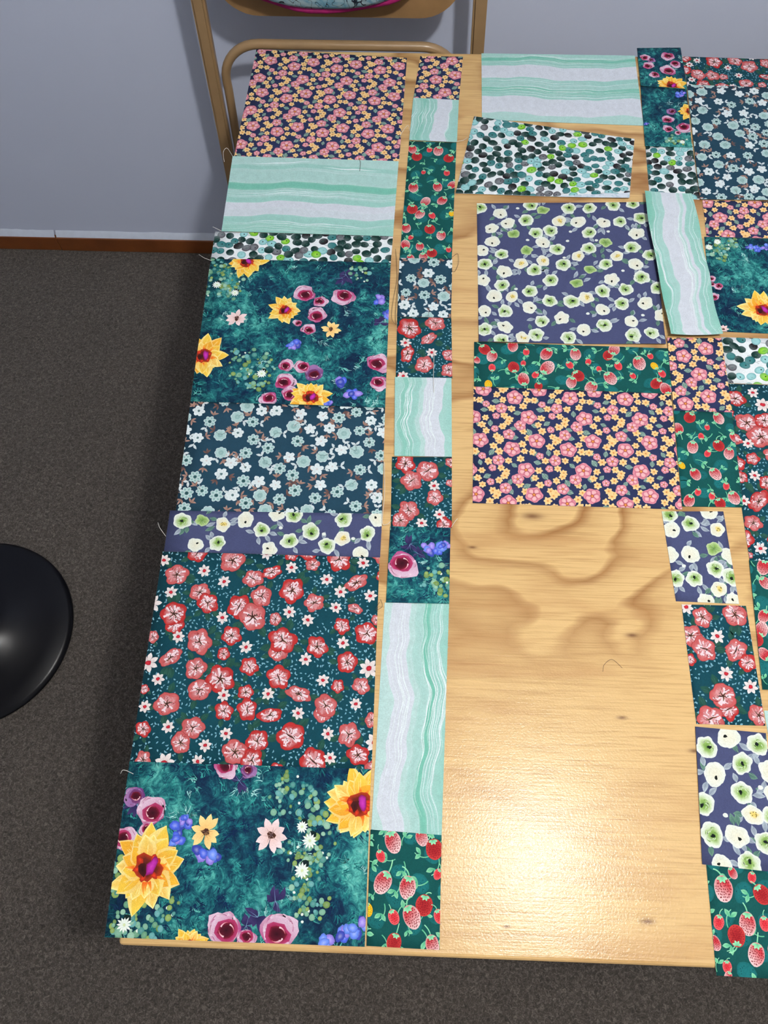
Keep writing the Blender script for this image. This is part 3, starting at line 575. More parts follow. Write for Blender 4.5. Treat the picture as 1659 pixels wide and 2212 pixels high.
# ---------------------------------------------------------------- printed fabrics
# every piece is drawn in its own centimetres: u to the right, v towards the viewer
class Canvas:
    def __init__(s, w, h, seed):
        s.w, s.h = w, h
        s.rng = random.Random(seed)
        s.V, s.T, s.C, s.Zl = [], [], [], []
        s.nv = 0
        s.layer = 0
        s.motifs = []
        s.floor_layer = 0
        s.top = 0
    # -- layering: a motif lies above the earlier motifs it touches
    def begin(s, x, y, r):
        base = s.floor_layer
        for (mx, my, mr, ml) in s.motifs:
            if (mx - x) ** 2 + (my - y) ** 2 < (mr + r) ** 2 and ml > base: base = ml
        s.layer = base + 1
        s.cur = (x, y, r)
    def end(s):
        s.motifs.append((*s.cur, s.layer + 1))
    def up(s):
        pass
    def poly(s, verts, tris, cols, layer=None):
        v = np.asarray(verts, dtype=np.float64)
        if v[:, 0].max() < 0 or v[:, 1].max() < 0 or v[:, 0].min() > s.w or v[:, 1].min() > s.h:
            return
        t = np.asarray(tris, dtype=np.int64)
        c = np.asarray(cols, dtype=np.float64)
        L = s.layer if layer is None else layer
        if layer is None: s.layer += 1          # coplanar shapes must not overlap
        s.top = max(s.top, L)
        if v[:, 0].min() < 0 or v[:, 1].min() < 0 or v[:, 0].max() > s.w or v[:, 1].max() > s.h:
            nv, nt, nc = [], [], []
            for tri in t:
                P = [(*v[i], *c[i]) for i in tri]
                for ax, lim, sg in ((0, 0, 1), (0, s.w, -1), (1, 0, 1), (1, s.h, -1)):
                    out = []
                    for i in range(len(P)):
                        a, b = P[i - 1], P[i]
                        da, db = (a[ax] - lim) * sg, (b[ax] - lim) * sg
                        if (da >= 0) != (db >= 0):
                            k = da / (da - db)
                            out.append(tuple(p + (q - p) * k for p, q in zip(a, b)))
                        if db >= 0: out.append(b)
                    P = out
                    if len(P) < 3: break
                if len(P) < 3: continue
                i0 = len(nv)
                nv += [p[:2] for p in P]; nc += [p[2:] for p in P]
                nt += [(i0, i0 + i, i0 + i + 1) for i in range(1, len(P) - 1)]
            if not nt: return
            v, t, c = np.array(nv), np.array(nt), np.array(nc)
        s.V.append(v); s.T.append(t + s.nv); s.C.append(c)
        s.Zl.append(np.full(len(v), L, dtype=np.float64))
        s.nv += len(v)
    def blob(s, x, y, rx, ry=None, rot=0.0, stops=None, n=16, jit=.06, lobes=0, lamp=.12, cf=None, ph=None):
        """filled shape with a wobbly outline; stops = [(radius, colour)...] from the centre out"""
        ry = rx if ry is None else ry
        r = s.rng
        ph = r.uniform(0, 6.28) if ph is None else ph
        ca, sa = math.cos(rot), math.sin(rot)
        rad = []
        hs = [(q_, r.uniform(0, 6.28), r.uniform(.35, 1.0)) for q_ in (2, 3, 5)]
        for i in range(n):
            a = 2 * math.pi * i / n
            k = 1 + r.uniform(-jit, jit) * .35 + jit * .6 * sum(w_ * math.sin(q_ * a + p_) for q_, p_, w_ in hs)
            if lobes: k *= 1 - lamp + lamp * 2 * abs(math.cos(lobes * a / 2 + ph))
            rad.append((a, k))
        vs = [(x, y)]; cs = [stops[0][1] if cf is None else cf(0, 0)]; ts = []
        for si, (fr, col) in enumerate(stops[1:]):
            for a, k in rad:
                lx, ly = math.cos(a) * rx * k * fr, math.sin(a) * ry * k * fr
                vs.append((x + lx * ca - ly * sa, y + lx * sa + ly * ca))
                cs.append(col if cf is None else cf(lx / rx, ly / ry))
            o = 1 + si * n
            for i in range(n):
                j = (i + 1) % n
                if si == 0: ts.append((0, o + i, o + j))
                else:
                    p = o - n
                    ts += [(p + i, o + i, o + j), (p + i, o + j, p + j)]
        s.poly(vs, ts, cs)
    def petal(s, x, y, ang, ln, wd, c0, c1, blunt=.5, n=5, bend=0.0, mid=None):
        """leaf or petal that starts at x, y and points along ang"""
        ca, sa = math.cos(ang), math.sin(ang)
        L, R, M_ = [], [], []
        for i in range(n + 1):
            t = i / n
            w = wd * .5 * (math.sin(math.pi * t ** (blunt + .35)) if 0 < t < 1 else (.12 if t == 0 else .02))
            px, py = ln * t, bend * ln * math.sin(math.pi * t)
            for lst, oy in ((L, w), (R, -w), (M_, 0)):
                lst.append((x + px * ca - (py + oy) * sa, y + px * sa + (py + oy) * ca))
        vs = L + M_ + R
        def mixl(t): return tuple(a + (b - a) * t for a, b in zip(c0, c1))
        cs = [mixl(i / n) for i in range(n + 1)]
        cm = cs if mid is None else [tuple(a + (b - a) * .6 for a, b in zip(q, mid)) for q in cs]
        cs = cs + cm + cs
        ts = []
        for i in range(n):
            for o in (0, n + 1):
                a, b = o + i, o + i + n + 1
                ts += [(a, b, b + 1), (a, b + 1, a + 1)]
        s.poly(vs, ts, cs)
    def stroke(s, pts, w0, w1, c0, c1=None, layer=None):
        c1 = c1 or c0
        n = len(pts)
        vs, cs, ts = [], [], []
        for i, (x, y) in enumerate(pts):
            a, b = pts[max(i - 1, 0)], pts[min(i + 1, n - 1)]
            dx, dy = b[0] - a[0], b[1] - a[1]
            d = math.hypot(dx, dy) or 1e-6
            t = i / (n - 1)
            w = (w0 + (w1 - w0) * t) / 2
            nx, ny = -dy / d * w, dx / d * w
            vs += [(x + nx, y + ny), (x - nx, y - ny)]
            c = tuple(p + (q - p) * t for p, q in zip(c0, c1))
            cs += [c, c]
            if i: k = 2 * i; ts += [(k - 2, k - 1, k + 1), (k - 2, k + 1, k)]
        s.poly(vs, ts, cs, layer)
    def curve(s, x, y, ang, ln, bend, w, c0, c1=None, n=6, w1=None, layer=None):
        pts = []
        a = ang
        for i in range(n + 1):
            pts.append((x, y))
            x += math.cos(a) * ln / n; y += math.sin(a) * ln / n
            a += bend / n
        s.stroke(pts, w, w if w1 is None else w1, c0, c1, layer)
    def scatter(s, dmin, tries=4000, margin=1.0, avoid=()):
        """dart throwing with a minimum spacing"""
        pts = []
        cell = {}
        for _ in range(tries):
            x, y = s.rng.uniform(-margin, s.w + margin), s.rng.uniform(-margin, s.h + margin)
            k = (int(x // dmin), int(y // dmin))
            ok = True
            for i in (-1, 0, 1):
                for j in (-1, 0, 1):
                    for (a, b) in cell.get((k[0] + i, k[1] + j), ()):
                        if (a - x) ** 2 + (b - y) ** 2 < dmin * dmin: ok = False; break
            if ok:
                for (a, b, r) in avoid:
                    if (a - x) ** 2 + (b - y) ** 2 < r * r: ok = False; break
            if ok:
                cell.setdefault(k, []).append((x, y)); pts.append((x, y))
        return pts

def C_(*rgb): return lin(rgb)
def vary(r, c, a=.1):
    k = 1 + r.uniform(-a, a)
    return tuple(max(0, min(1, x * k)) for x in c)
def mx(a, b, t): return tuple(p + (q - p) * t for p, q in zip(a, b))
PI2 = 2 * math.pi

# -- A: small pink and apricot blossoms on navy
A_NAVY = C_(38, 46, 80)
PK1, PK2, PK3 = C_(234, 186, 188), C_(210, 132, 146), C_(172, 72, 96)
OR1, OR2, OR3 = C_(240, 208, 150), C_(232, 184, 118), C_(206, 134, 68)
LF1, LF2 = C_(92, 126, 116), C_(138, 164, 150)
def a_pink(c, x, y, r):
    g = c.rng
    c.begin(x, y, r)
    c.blob(x, y, r * 1.02, r * 1.02, 0, [(0, PK3), (.7, PK2), (1, PK2)], 20, .04, 5, .10)
    c.up()
    a0 = g.uniform(0, PI2)
    for i in range(5):
        a = a0 + PI2 * i / 5
        c.blob(x + math.cos(a) * r * .52, y + math.sin(a) * r * .52, r * .46, r * .40, a, [(0, PK1), (.62, mx(PK1, PK2, .35)), (.84, mx(PK2, PK3, .15)), (1, PK3)], 10, .06)
        if i % 2: c.up()
    c.up()
    for i in range(5):
        a = a0 + PI2 * (i + .5) / 5
        c.stroke([(x + math.cos(a) * r * .2, y + math.sin(a) * r * .2), (x + math.cos(a) * r * .75, y + math.sin(a) * r * .75)], r * .07, r * .03, PK3)
    c.blob(x, y, r * .24, None, 0, [(0, C_(240, 176, 90)), (.5, C_(210, 120, 60)), (1, C_(120, 60, 50))], 9, .1)
    c.end()
def a_orange(c, x, y, r):
    g = c.rng
    c.begin(x, y, r)
    a0 = g.uniform(0, PI2)
    for i in range(6):
        a = a0 + PI2 * i / 6
        c.petal(x, y, a, r * g.uniform(.88, 1.1), r * .66, OR2, OR1, .9, 4)
        if i in (2,): c.up()
    c.up()
    c.blob(x, y, r * .26, None, 0, [(0, OR3), (.6, OR3), (1, OR2)], 7, .15)
    c.end()
def a_leaf(c, x, y, r):
    g = c.rng
    c.begin(x, y, r)
    a = g.uniform(0, PI2)
    c.petal(x - math.cos(a) * r, y - math.sin(a) * r, a, r * 2, r * 1.35, LF1, LF2, .55, 6)
    c.up()
    c.stroke([(x - math.cos(a) * r, y - math.sin(a) * r), (x + math.cos(a) * r * .8, y + math.sin(a) * r * .8)], r * .1, r * .04, C_(190, 206, 196))
    for k in (-.2, .25):
        for sg in (-1, 1):
            bx, by = x + math.cos(a) * r * k, y + math.sin(a) * r * k
            c.stroke([(bx, by), (bx + math.cos(a + sg * .7) * r * .5, by + math.sin(a + sg * .7) * r * .5)], r * .08, r * .03, C_(52, 80, 82))
    c.end()
def fabric_A(c, off):
    r = c.rng
    its = []
    for i in range(-6, 7):
        for j in range(-6, 7):
            for (k, u, v) in TILE:
                x = u + TILE_A[0] * i + TILE_B[0] * j + off[0]; y = v + TILE_A[1] * i + TILE_B[1] * j + off[1]
                if -1.3 < x < c.w + 1.3 and -1.3 < y < c.h + 1.3: its.append((k, x, y))
    order = 'LOSMP'
    its.sort(key=lambda e: order.index(e[0]))
    for (k, x, y) in its:
        x += r.uniform(-.06, .06); y += r.uniform(-.06, .06)
        if k == 'P': a_pink(c, x, y, 1.0)
        elif k == 'M': a_pink(c, x, y, .72)
        elif k == 'S': a_pink(c, x, y, .46)
        elif k == 'O': a_orange(c, x, y, r.uniform(.50, .60))
        else: a_leaf(c, x, y, r.uniform(.42, .58))

# -- B: marbled mint bands
B_MINT, B_LIGHT, B_DEEP, B_PALE, B_WHITE = C_(150, 197, 188), C_(176, 207, 203), C_(116, 184, 165), C_(202, 208, 217), C_(222, 233, 234)
def fabric_B(c, bands, lines, along='u', amp=.5, lam=13.0):
    r = c.rng
    Lg, Wd = (c.w, c.h) if along == 'u' else (c.h, c.w)
    p1, p2, p3 = r.uniform(0, 6), r.uniform(0, 6), r.uniform(0, 6)
    def wave(t, q):
        return amp * math.sin(PI2 * t / lam + p1 + q * .10) + amp * .45 * math.sin(PI2 * t / (lam * .43) + p2 + q * .25) + amp * .18 * math.sin(PI2 * t / (lam * .2) + p3 + q * .6)
    n = 70
    def P(t, q, k=1.0):
        w = q + wave(t, q) * k
        return (t, w) if along == 'u' else (w, t)
    edges = [-.6] + [b[0] for b in bands[1:]] + [1.6]
    for (q0, col), e1 in zip(bands, edges[1:]):
        e0 = -.6 if q0 <= 0 else q0
        vs, cs, ts = [], [], []
        m_ = 4
        for i in range(n + 1):
            t = -.3 + (Lg + .6) * i / n
            for k in range(m_ + 1):
                q = (e0 + (e1 - e0) * k / m_) * Wd
                vs.append(P(t, q))
                cs.append(vary(r, col, .025) if k not in (0, m_) else mx(col, B_WHITE, .12))
        for i in range(n):
            for k in range(m_):
                a = i * (m_ + 1) + k; b = a + m_ + 1
                ts += [(a, a + 1, b + 1), (a, b + 1, b)]
        c.layer = 1
        c.poly(vs, ts, cs)
    c.floor_layer = 2
    for li, (q, t0, t1, w, col) in enumerate(lines):
        pts = []
        k = 60
        dr = r.uniform(-.25, .25)
        for i in range(k + 1):
            f = t0 + (t1 - t0) * i / k
            pts.append(P(f * Lg, q * Wd + dr * math.sin(f * 3.1) + .07 * math.sin(f * 17 + li)))
        h_ = k // 2
        c.stroke(pts[:h_ + 1], .012, w, col, layer=3 + li % 24)
        c.stroke(pts[h_:], w, .012, col, layer=3 + li % 24)
def b_lines(r, q0, q1, n, col=None):
    out = []
    for i in range(n):
        t0 = r.uniform(-.05, .25) if r.random() < .5 else -.05
        t1 = 1.05 if r.random() < .6 else r.uniform(.6, 1.0)
        out.append((r.uniform(q0, q1), t0, t1, r.uniform(.035, .11), col or B_WHITE))
    return out

# -- C: watercolour eucalyptus leaves on white
def fabric_C(c):
    r = c.rng
    for (x, y) in c.scatter(1.06, 8000):
        t = r.random()
        rx, ry = r.uniform(.58, .80), r.uniform(.54, .70)
        rot = r.uniform(-.6, .6)
        c.begin(x, y, rx)
        if r.random() < .35:
            c.curve(x, y, r.uniform(-.4, .4) + (math.pi if r.random() < .5 else 0), 1.25, r.uniform(-.4, .4), .05, C_(40, 48, 52))
            c.up()
        if t < .40: a, b, e = C_(22, 60, 54), C_(8, 36, 34), C_(18, 54, 50)
        elif t < .60: a, b, e = C_(44, 108, 110), C_(54, 120, 122), C_(28, 82, 86)
        elif t < .77: a, b, e = C_(142, 196, 198), C_(152, 202, 203), C_(88, 148, 152)
        elif t < .84: a, b, e = C_(120, 122, 128), C_(98, 98, 104), C_(64, 62, 68)
        elif t < .91: a, b, e = C_(40, 34, 38), C_(30, 26, 30), C_(22, 20, 24)
        else: a, b, e = C_(150, 205, 60), C_(118, 184, 44), C_(84, 150, 34)
        k0 = r.uniform(0, PI2)
        def cf(lx, ly, a=a, b=b, e=e, k0=k0):
            d = math.hypot(lx, ly)
            q = mx(a, b, min(1, d * 1.4))
            q = mx(q, e, max(0, min(1, (d - .7) / .3)))
            s_ = .5 + .5 * (lx * math.cos(k0) + ly * math.sin(k0))
            return mx(q, mx(q, C_(190, 212, 214), .22), max(0, min(1, s_ - .35)))
        c.blob(x, y, rx, ry, rot, [(0, a), (.5, a), (.85, b), (1, e)], 16, .04, cf=cf)
        c.up()
        if t > .25 and r.random() < .75:
            c.blob(x + r.uniform(-.1, .25), y + r.uniform(-.12, .12), .10, .11, 0, [(0, C_(12, 22, 26)), (1, C_(16, 30, 34))], 7, .2)
        elif r.random() < .6:
            c.blob(x + r.uniform(-.2, .2), y + r.uniform(-.2, .2), rx * .45, ry * .3, rot, [(0, mx(b, C_(70, 120, 112), .5)), (1, b)], 9, .2)
        c.end()

# -- D: sunflowers and roses painted on deep teal
def d_sun(c, x, y, r):
    g = c.rng
    c.begin(x, y, r * 1.05)
    Y1, Y2, Y3 = C_(244, 216, 92), C_(240, 196, 62), C_(226, 142, 40)
    a0 = g.uniform(0, PI2)
    n = 13
    c.blob(x, y, r * .66, r * .62, 0, [(0, Y3), (.7, mx(Y2, Y3, .5)), (1, Y2)], 17, .1)
    c.up()
    for ring, (rl, cc) in enumerate(((1.0, .35), (.80, 0.0))):
        for i in range(n):
            a = a0 + PI2 * (i + .5 * ring) / n + g.uniform(-.12, .12)
            ln = r * rl * g.uniform(.70, 1.15)
            tip = g.choice((Y1, mx(Y1, C_(250, 236, 150), .7), mx(Y1, Y2, .5), mx(Y2, Y3, .4)))
            c.petal(x, y, a, ln + r * .03, r * g.uniform(.40, .52), mx(Y3, Y2, .5), mx(tip, C_(250, 240, 180), .5), .85, 6, g.uniform(-.08, .08))
            c.petal(x, y, a, ln, r * g.uniform(.32, .42), mx(Y3, C_(214, 100, 30), .5 * g.random()), tip, .85, 6, g.uniform(-.08, .08), mid=mx(Y2, Y3, g.random() * .8))
            for sk in range(3):
                c.curve(x + math.cos(a) * ln * .3, y + math.sin(a) * ln * .3, a + g.uniform(-.25, .25), ln * g.uniform(.3, .55), g.uniform(-.3, .3), r * .035, mx(Y3, Y2, g.random()), mx(tip, C_(252, 244, 190), .4), 3, r * .012)
            if i % 3 == 2: c.up()
        c.up()
    for i in range(9):
        a = g.uniform(0, PI2)
        c.curve(x + math.cos(a) * r * .34, y + math.sin(a) * r * .34, a + g.uniform(-.3, .3), r * g.uniform(.14, .3), g.uniform(-1, 1), r * .085, C_(232, 96, 30), C_(246, 170, 60), 4, r * .02)
    c.up()
    c.blob(x, y, r * .36, r * .33, 0, [(0, C_(70, 24, 24)), (.6, C_(96, 32, 22)), (1, C_(168, 54, 26))], 13, .22)
    c.up()
    for i in range(8):
        a = g.uniform(0, PI2)
        c.blob(x + math.cos(a) * r * .27, y + math.sin(a) * r * .26, r * .10, r * .07, a, [(0, C_(224, 62, 34)), (1, C_(150, 40, 24))], 6, .3)
    c.up()
    a = g.uniform(-.6, .6)
    c.blob(x + r * .10, y - r * .03, r * .12, r * .24, a, [(0, C_(196, 62, 176)), (.6, C_(168, 40, 150)), (1, C_(120, 24, 70))], 10, .18)
    c.up()
    c.blob(x - r * .12, y + r * .06, r * .11, r * .16, -a, [(0, C_(40, 14, 18)), (1, C_(66, 22, 20))], 8, .25)
    c.end()
def d_rose(c, x, y, r, purple=False):
    g = c.rng
    c.begin(x, y, r * 1.1)
    a = g.uniform(0, PI2)
    o1, o2 = (C_(150, 110, 160), C_(96, 52, 110)) if purple else (C_(216, 186, 206), C_(170, 74, 128))
    def cf(lx, ly):
        s_ = .5 + .5 * (lx * math.cos(a) + ly * math.sin(a))
        return mx(o2, o1, max(0, min(1, s_ * 1.3 - .1)))
    c.blob(x, y, r, r * .92, g.uniform(-.4, .4), [(0, o2), (.6, o2), (1, o1)], 26, .16, cf=cf)
    c.up()
    for i in range(13):
        b = g.uniform(0, PI2)
        c.curve(x + math.cos(b) * r * .82, y + math.sin(b) * r * .76, b + math.pi / 2, r * g.uniform(.5, .9), g.uniform(.7, 1.3), r * g.uniform(.10, .2), mx(o1, (1, 1, 1), .25 * g.random()), mx(o2, C_(140, 30, 80), g.random()), 5, r * .03, layer=c.layer + i % 4)
    c.layer += 4
    ix, iy = x + math.cos(a + math.pi) * r * .2, y + math.sin(a + math.pi) * r * .2
    c.blob(ix, iy, r * .70, r * .62, 0, [(0, C_(120, 22, 50)), (.7, C_(148, 38, 78)), (1, C_(172, 60, 104))] if not purple else [(0, C_(70, 30, 64)), (1, C_(110, 56, 104))], 13, .14)
    c.up()
    c.blob(ix, iy, r * .50, r * .43, 0, [(0, C_(44, 8, 20)), (.7, C_(76, 14, 32)), (1, C_(116, 24, 46))], 11, .18)
    c.up()
    for i in range(3):
        b = g.uniform(0, PI2)
        c.curve(ix + math.cos(b) * r * .4, iy + math.sin(b) * r * .35, b + math.pi / 2, r * .5, 1.2, r * .09, C_(238, 206, 214), C_(196, 70, 90), 5, r * .02)
    c.end()
def d_peach(c, x, y, r, white=False):
    g = c.rng
    c.begin(x, y, r)
    p1, p2 = (C_(240, 220, 222), C_(226, 188, 180)) if white else (C_(250, 220, 150), C_(240, 186, 110))
    for i in range(9):
        a = PI2 * i / 9 + g.uniform(-.2, .2)
        c.petal(x, y, a, r * g.uniform(.8, 1.05), r * .42, p2, vary(g, p1, .08), .9, 5)
        if i % 3 == 2: c.up()
    c.up()
    c.blob(x, y, r * .25, r * .2, g.uniform(0, 3), [(0, C_(36, 22, 30)), (1, C_(84, 50, 34))], 9, .35)
    c.up()
    for i in range(6):
        a = g.uniform(0, PI2)
        c.curve(x, y, a, r * .5, g.uniform(-.5, .5), r * .05, C_(60, 36, 44), p2, 4, r * .01)
    c.end()
def d_blue(c, x, y, r):
    g = c.rng
    c.begin(x, y, r * 1.3)
    for i in range(6):
        a, d = g.uniform(0, PI2), r * g.uniform(0, .75)
        k = g.choice((C_(76, 100, 214), C_(104, 138, 232), C_(58, 72, 168), C_(150, 130, 220)))
        c.blob(x + math.cos(a) * d, y + math.sin(a) * d, r * g.uniform(.36, .62), r * g.uniform(.32, .5), a, [(0, mx(k, (1, 1, 1), .22)), (.6, k), (1, mx(k, C_(40, 50, 120), .4))], 12, .16)
        c.up()
    c.end()
def d_dots(c, x, y, r):
    g = c.rng
    n = int(6 + r * r * 4.6)
    for i in range(n):
        a, d = g.uniform(0, PI2), r * math.sqrt(g.random())
        q = g.choice((.20, .26, .32, .36)) * g.uniform(.8, 1.15)
        k = g.choice((C_(118, 168, 142), C_(96, 148, 116), C_(140, 184, 158), C_(108, 138, 72), C_(130, 158, 84), C_(70, 136, 130), C_(96, 160, 160)))
        if g.random() < .07: k, q = C_(222, 234, 222), .15
        px, py = x + math.cos(a) * d, y + math.sin(a) * d
        c.begin(px, py, q)
        c.blob(px, py, q, q * g.uniform(.82, 1), g.uniform(0, 3), [(0, mx(k, (1, 1, 1), .08)), (.8, k), (1, mx(k, C_(40, 80, 70), .35))], 11, .04)
        c.end()
def d_dark(c, x, y, r):
    g = c.rng
    c.begin(x, y, r * 1.2)
    for i in range(6):
        a = g.uniform(0, PI2)
        c.petal(x, y, a, r * g.uniform(.7, 1.2), r * .45, C_(30, 30, 70), C_(62, 50, 96), .6, 5, g.uniform(-.2, .2))
        c.up()
    for i in range(4):
        a = g.uniform(0, PI2)
        c.curve(x, y, a, r, g.uniform(-1, 1), r * .04, C_(120, 150, 180), C_(60, 80, 120), 5, r * .01)
    c.end()
def d_star(c, x, y, r):
    g = c.rng
    c.begin(x, y, r)
    c.blob(x + r * .3, y - r * .7, r * .55, None, 0, [(0, C_(10, 22, 26)), (1, C_(16, 36, 36))], 9, .1)
    c.up()
    for i in range(12):
        a = PI2 * i / 12
        c.petal(x, y, a, r * g.uniform(.85, 1.1), r * .3, C_(226, 238, 224), C_(240, 246, 240), .9, 3)
    c.up()
    c.blob(x, y, r * .2, None, 0, [(0, C_(220, 226, 160)), (1, C_(200, 220, 180))], 6)
    c.end()
def fabric_D(c, motifs):
    r = c.rng
    pal = [(C_(10, 30, 66), .24), (C_(12, 58, 80), .22), (C_(20, 96, 100), .20), (C_(44, 138, 132), .17), (C_(96, 182, 168), .10), (C_(14, 40, 50), .05), (C_(160, 208, 204), .03)]
    def pick(t):
        acc = 0
        for col, w in pal:
            acc += w
            if t < acc: return col
        return pal[2][0]
    n = int(c.w * c.h * 1.1)
    li = 0
    for i in range(n):
        x, y = r.uniform(-.5, c.w + .5), r.uniform(-.5, c.h + .5)
        # colours drift slowly over the cloth
        k = .5 + .5 * math.sin(x * .55 + 1.7 * math.sin(y * .33)) * math.cos(y * .48 + 1.2 * math.sin(x * .29))
        t = min(.999, max(0, r.random() * .8 + (k - .5) * .6 + .10))
        col = pick(t)
        a0 = r.uniform(0, PI2)
        for j in range(r.randint(4, 8)):          # a feathery dab of the brush
            li += 1
            c.curve(x + r.uniform(-.3, .3), y + r.uniform(-.3, .3), a0 + r.uniform(-.7, .7), r.uniform(.3, .95), r.uniform(-1.2, 1.2), r.uniform(.04, .15), vary(r, col, .25), vary(r, pick(min(.999, max(0, t + r.uniform(-.2, .2)))), .2), 4, .015, layer=1 + li % 200)
    c.floor_layer = 202
    order = ['dl', 'gd', 'bl', 'rp', 'ro', 'su', 'pe', 'pw', 'st']
    for (k, x, y, q) in sorted(motifs, key=lambda e: order.index(e[0])):
        if k == 'dl': d_dark(c, x, y, q)
        elif k == 'gd': d_dots(c, x, y, q)
        elif k == 'bl': d_blue(c, x, y, q)
        elif k == 'ro': d_rose(c, x, y, q)
        elif k == 'rp': d_rose(c, x, y, q, True)
        elif k == 'su': d_sun(c, x, y, q)
        elif k == 'pe': d_peach(c, x, y, q)
        elif k == 'pw': d_peach(c, x, y, q, True)
        elif k == 'st': d_star(c, x, y, q)

# -- E: mint and white blossoms, brown leaves, on slate teal
E_BG = C_(30, 62, 80)
def fabric_E(c):
    r = c.rng
    MN, MD, WH, BRN, BR2 = C_(168, 198, 196), C_(112, 152, 150), C_(220, 227, 228), C_(146, 108, 94), C_(194, 158, 140)
    pts = c.scatter(1.92, 8000)
    for (x, y) in pts:       # sprigs between the blossoms
        for k in range(2):
            a = r.uniform(0, PI2)
            bx, by = x + math.cos(a) * 1.05, y + math.sin(a) * 1.05
            c.begin(bx + math.cos(a) * .3, by + math.sin(a) * .3, .42)
            brown = r.random() < .6
            dk = brown and r.random() < .3
            c1, c2 = (C_(92, 62, 54), C_(140, 104, 92)) if dk else ((BRN, BR2) if brown else (WH, C_(206, 216, 218)))
            c.curve(x, y, a, 1.3, r.uniform(-.4, .4), .05, mx(c1, E_BG, .1), None, 5)
            for d in ((-1.0, -.1, .85) if brown else (-.95, .75)):
                c.petal(bx, by, a + d + r.uniform(-.15, .15), r.uniform(.62, .85), .25 if brown else .34, c1, c2, .55, 6, r.uniform(-.1, .1), mid=mx(c1, E_BG, .3) if brown else mx(c1, MD, .5))
            c.end()
    for (x, y) in pts:
        t = r.random()
        q = r.uniform(.78, .92)
        c.begin(x, y, q)
        a0 = r.uniform(0, PI2)
        if t < .38:
            n = 7
            for i in range(n):
                a = a0 + PI2 * i / n
                c.blob(x + math.cos(a) * q * .62, y + math.sin(a) * q * .62, q * .38, q * .31, a, [(0, MD), (.6, MN), (1, mx(MN, WH, .5))], 9, .06)
                if i % 2: c.up()
            c.up()
            c.blob(x, y, q * .28, None, 0, [(0, C_(20, 44, 52)), (1, C_(60, 104, 104))], 8, .15)
        elif t < .62:
            c.blob(x, y, q, None, 0, [(0, MD), (.34, mx(MN, MD, .6)), (.5, MN), (.8, mx(MN, MD, .12)), (1, mx(MN, WH, .55))], 56, .015, 8, .08)
            c.up()
            c.blob(x, y, q * .24, None, 0, [(0, mx(MN, WH, .6)), (.6, MD), (1, MN)], 8, .1)
        else:
            dark = r.random() < .5
            n = 6 if dark else 5
            for i in range(n):
                a = a0 + PI2 * i / n
                c.blob(x + math.cos(a) * q * .55, y + math.sin(a) * q * .55, q * .44, q * .36, a, [(0, mx(WH, MN, .5)), (.55, WH), (1, C_(206, 222, 224))], 9, .08)
                if i % 2: c.up()
            c.up()
            c.blob(x, y, q * .22, None, 0, [(0, C_(30, 52, 60)), (1, C_(120, 150, 150))] if dark else [(0, C_(190, 176, 170)), (1, WH)], 8, .2)
        c.end()

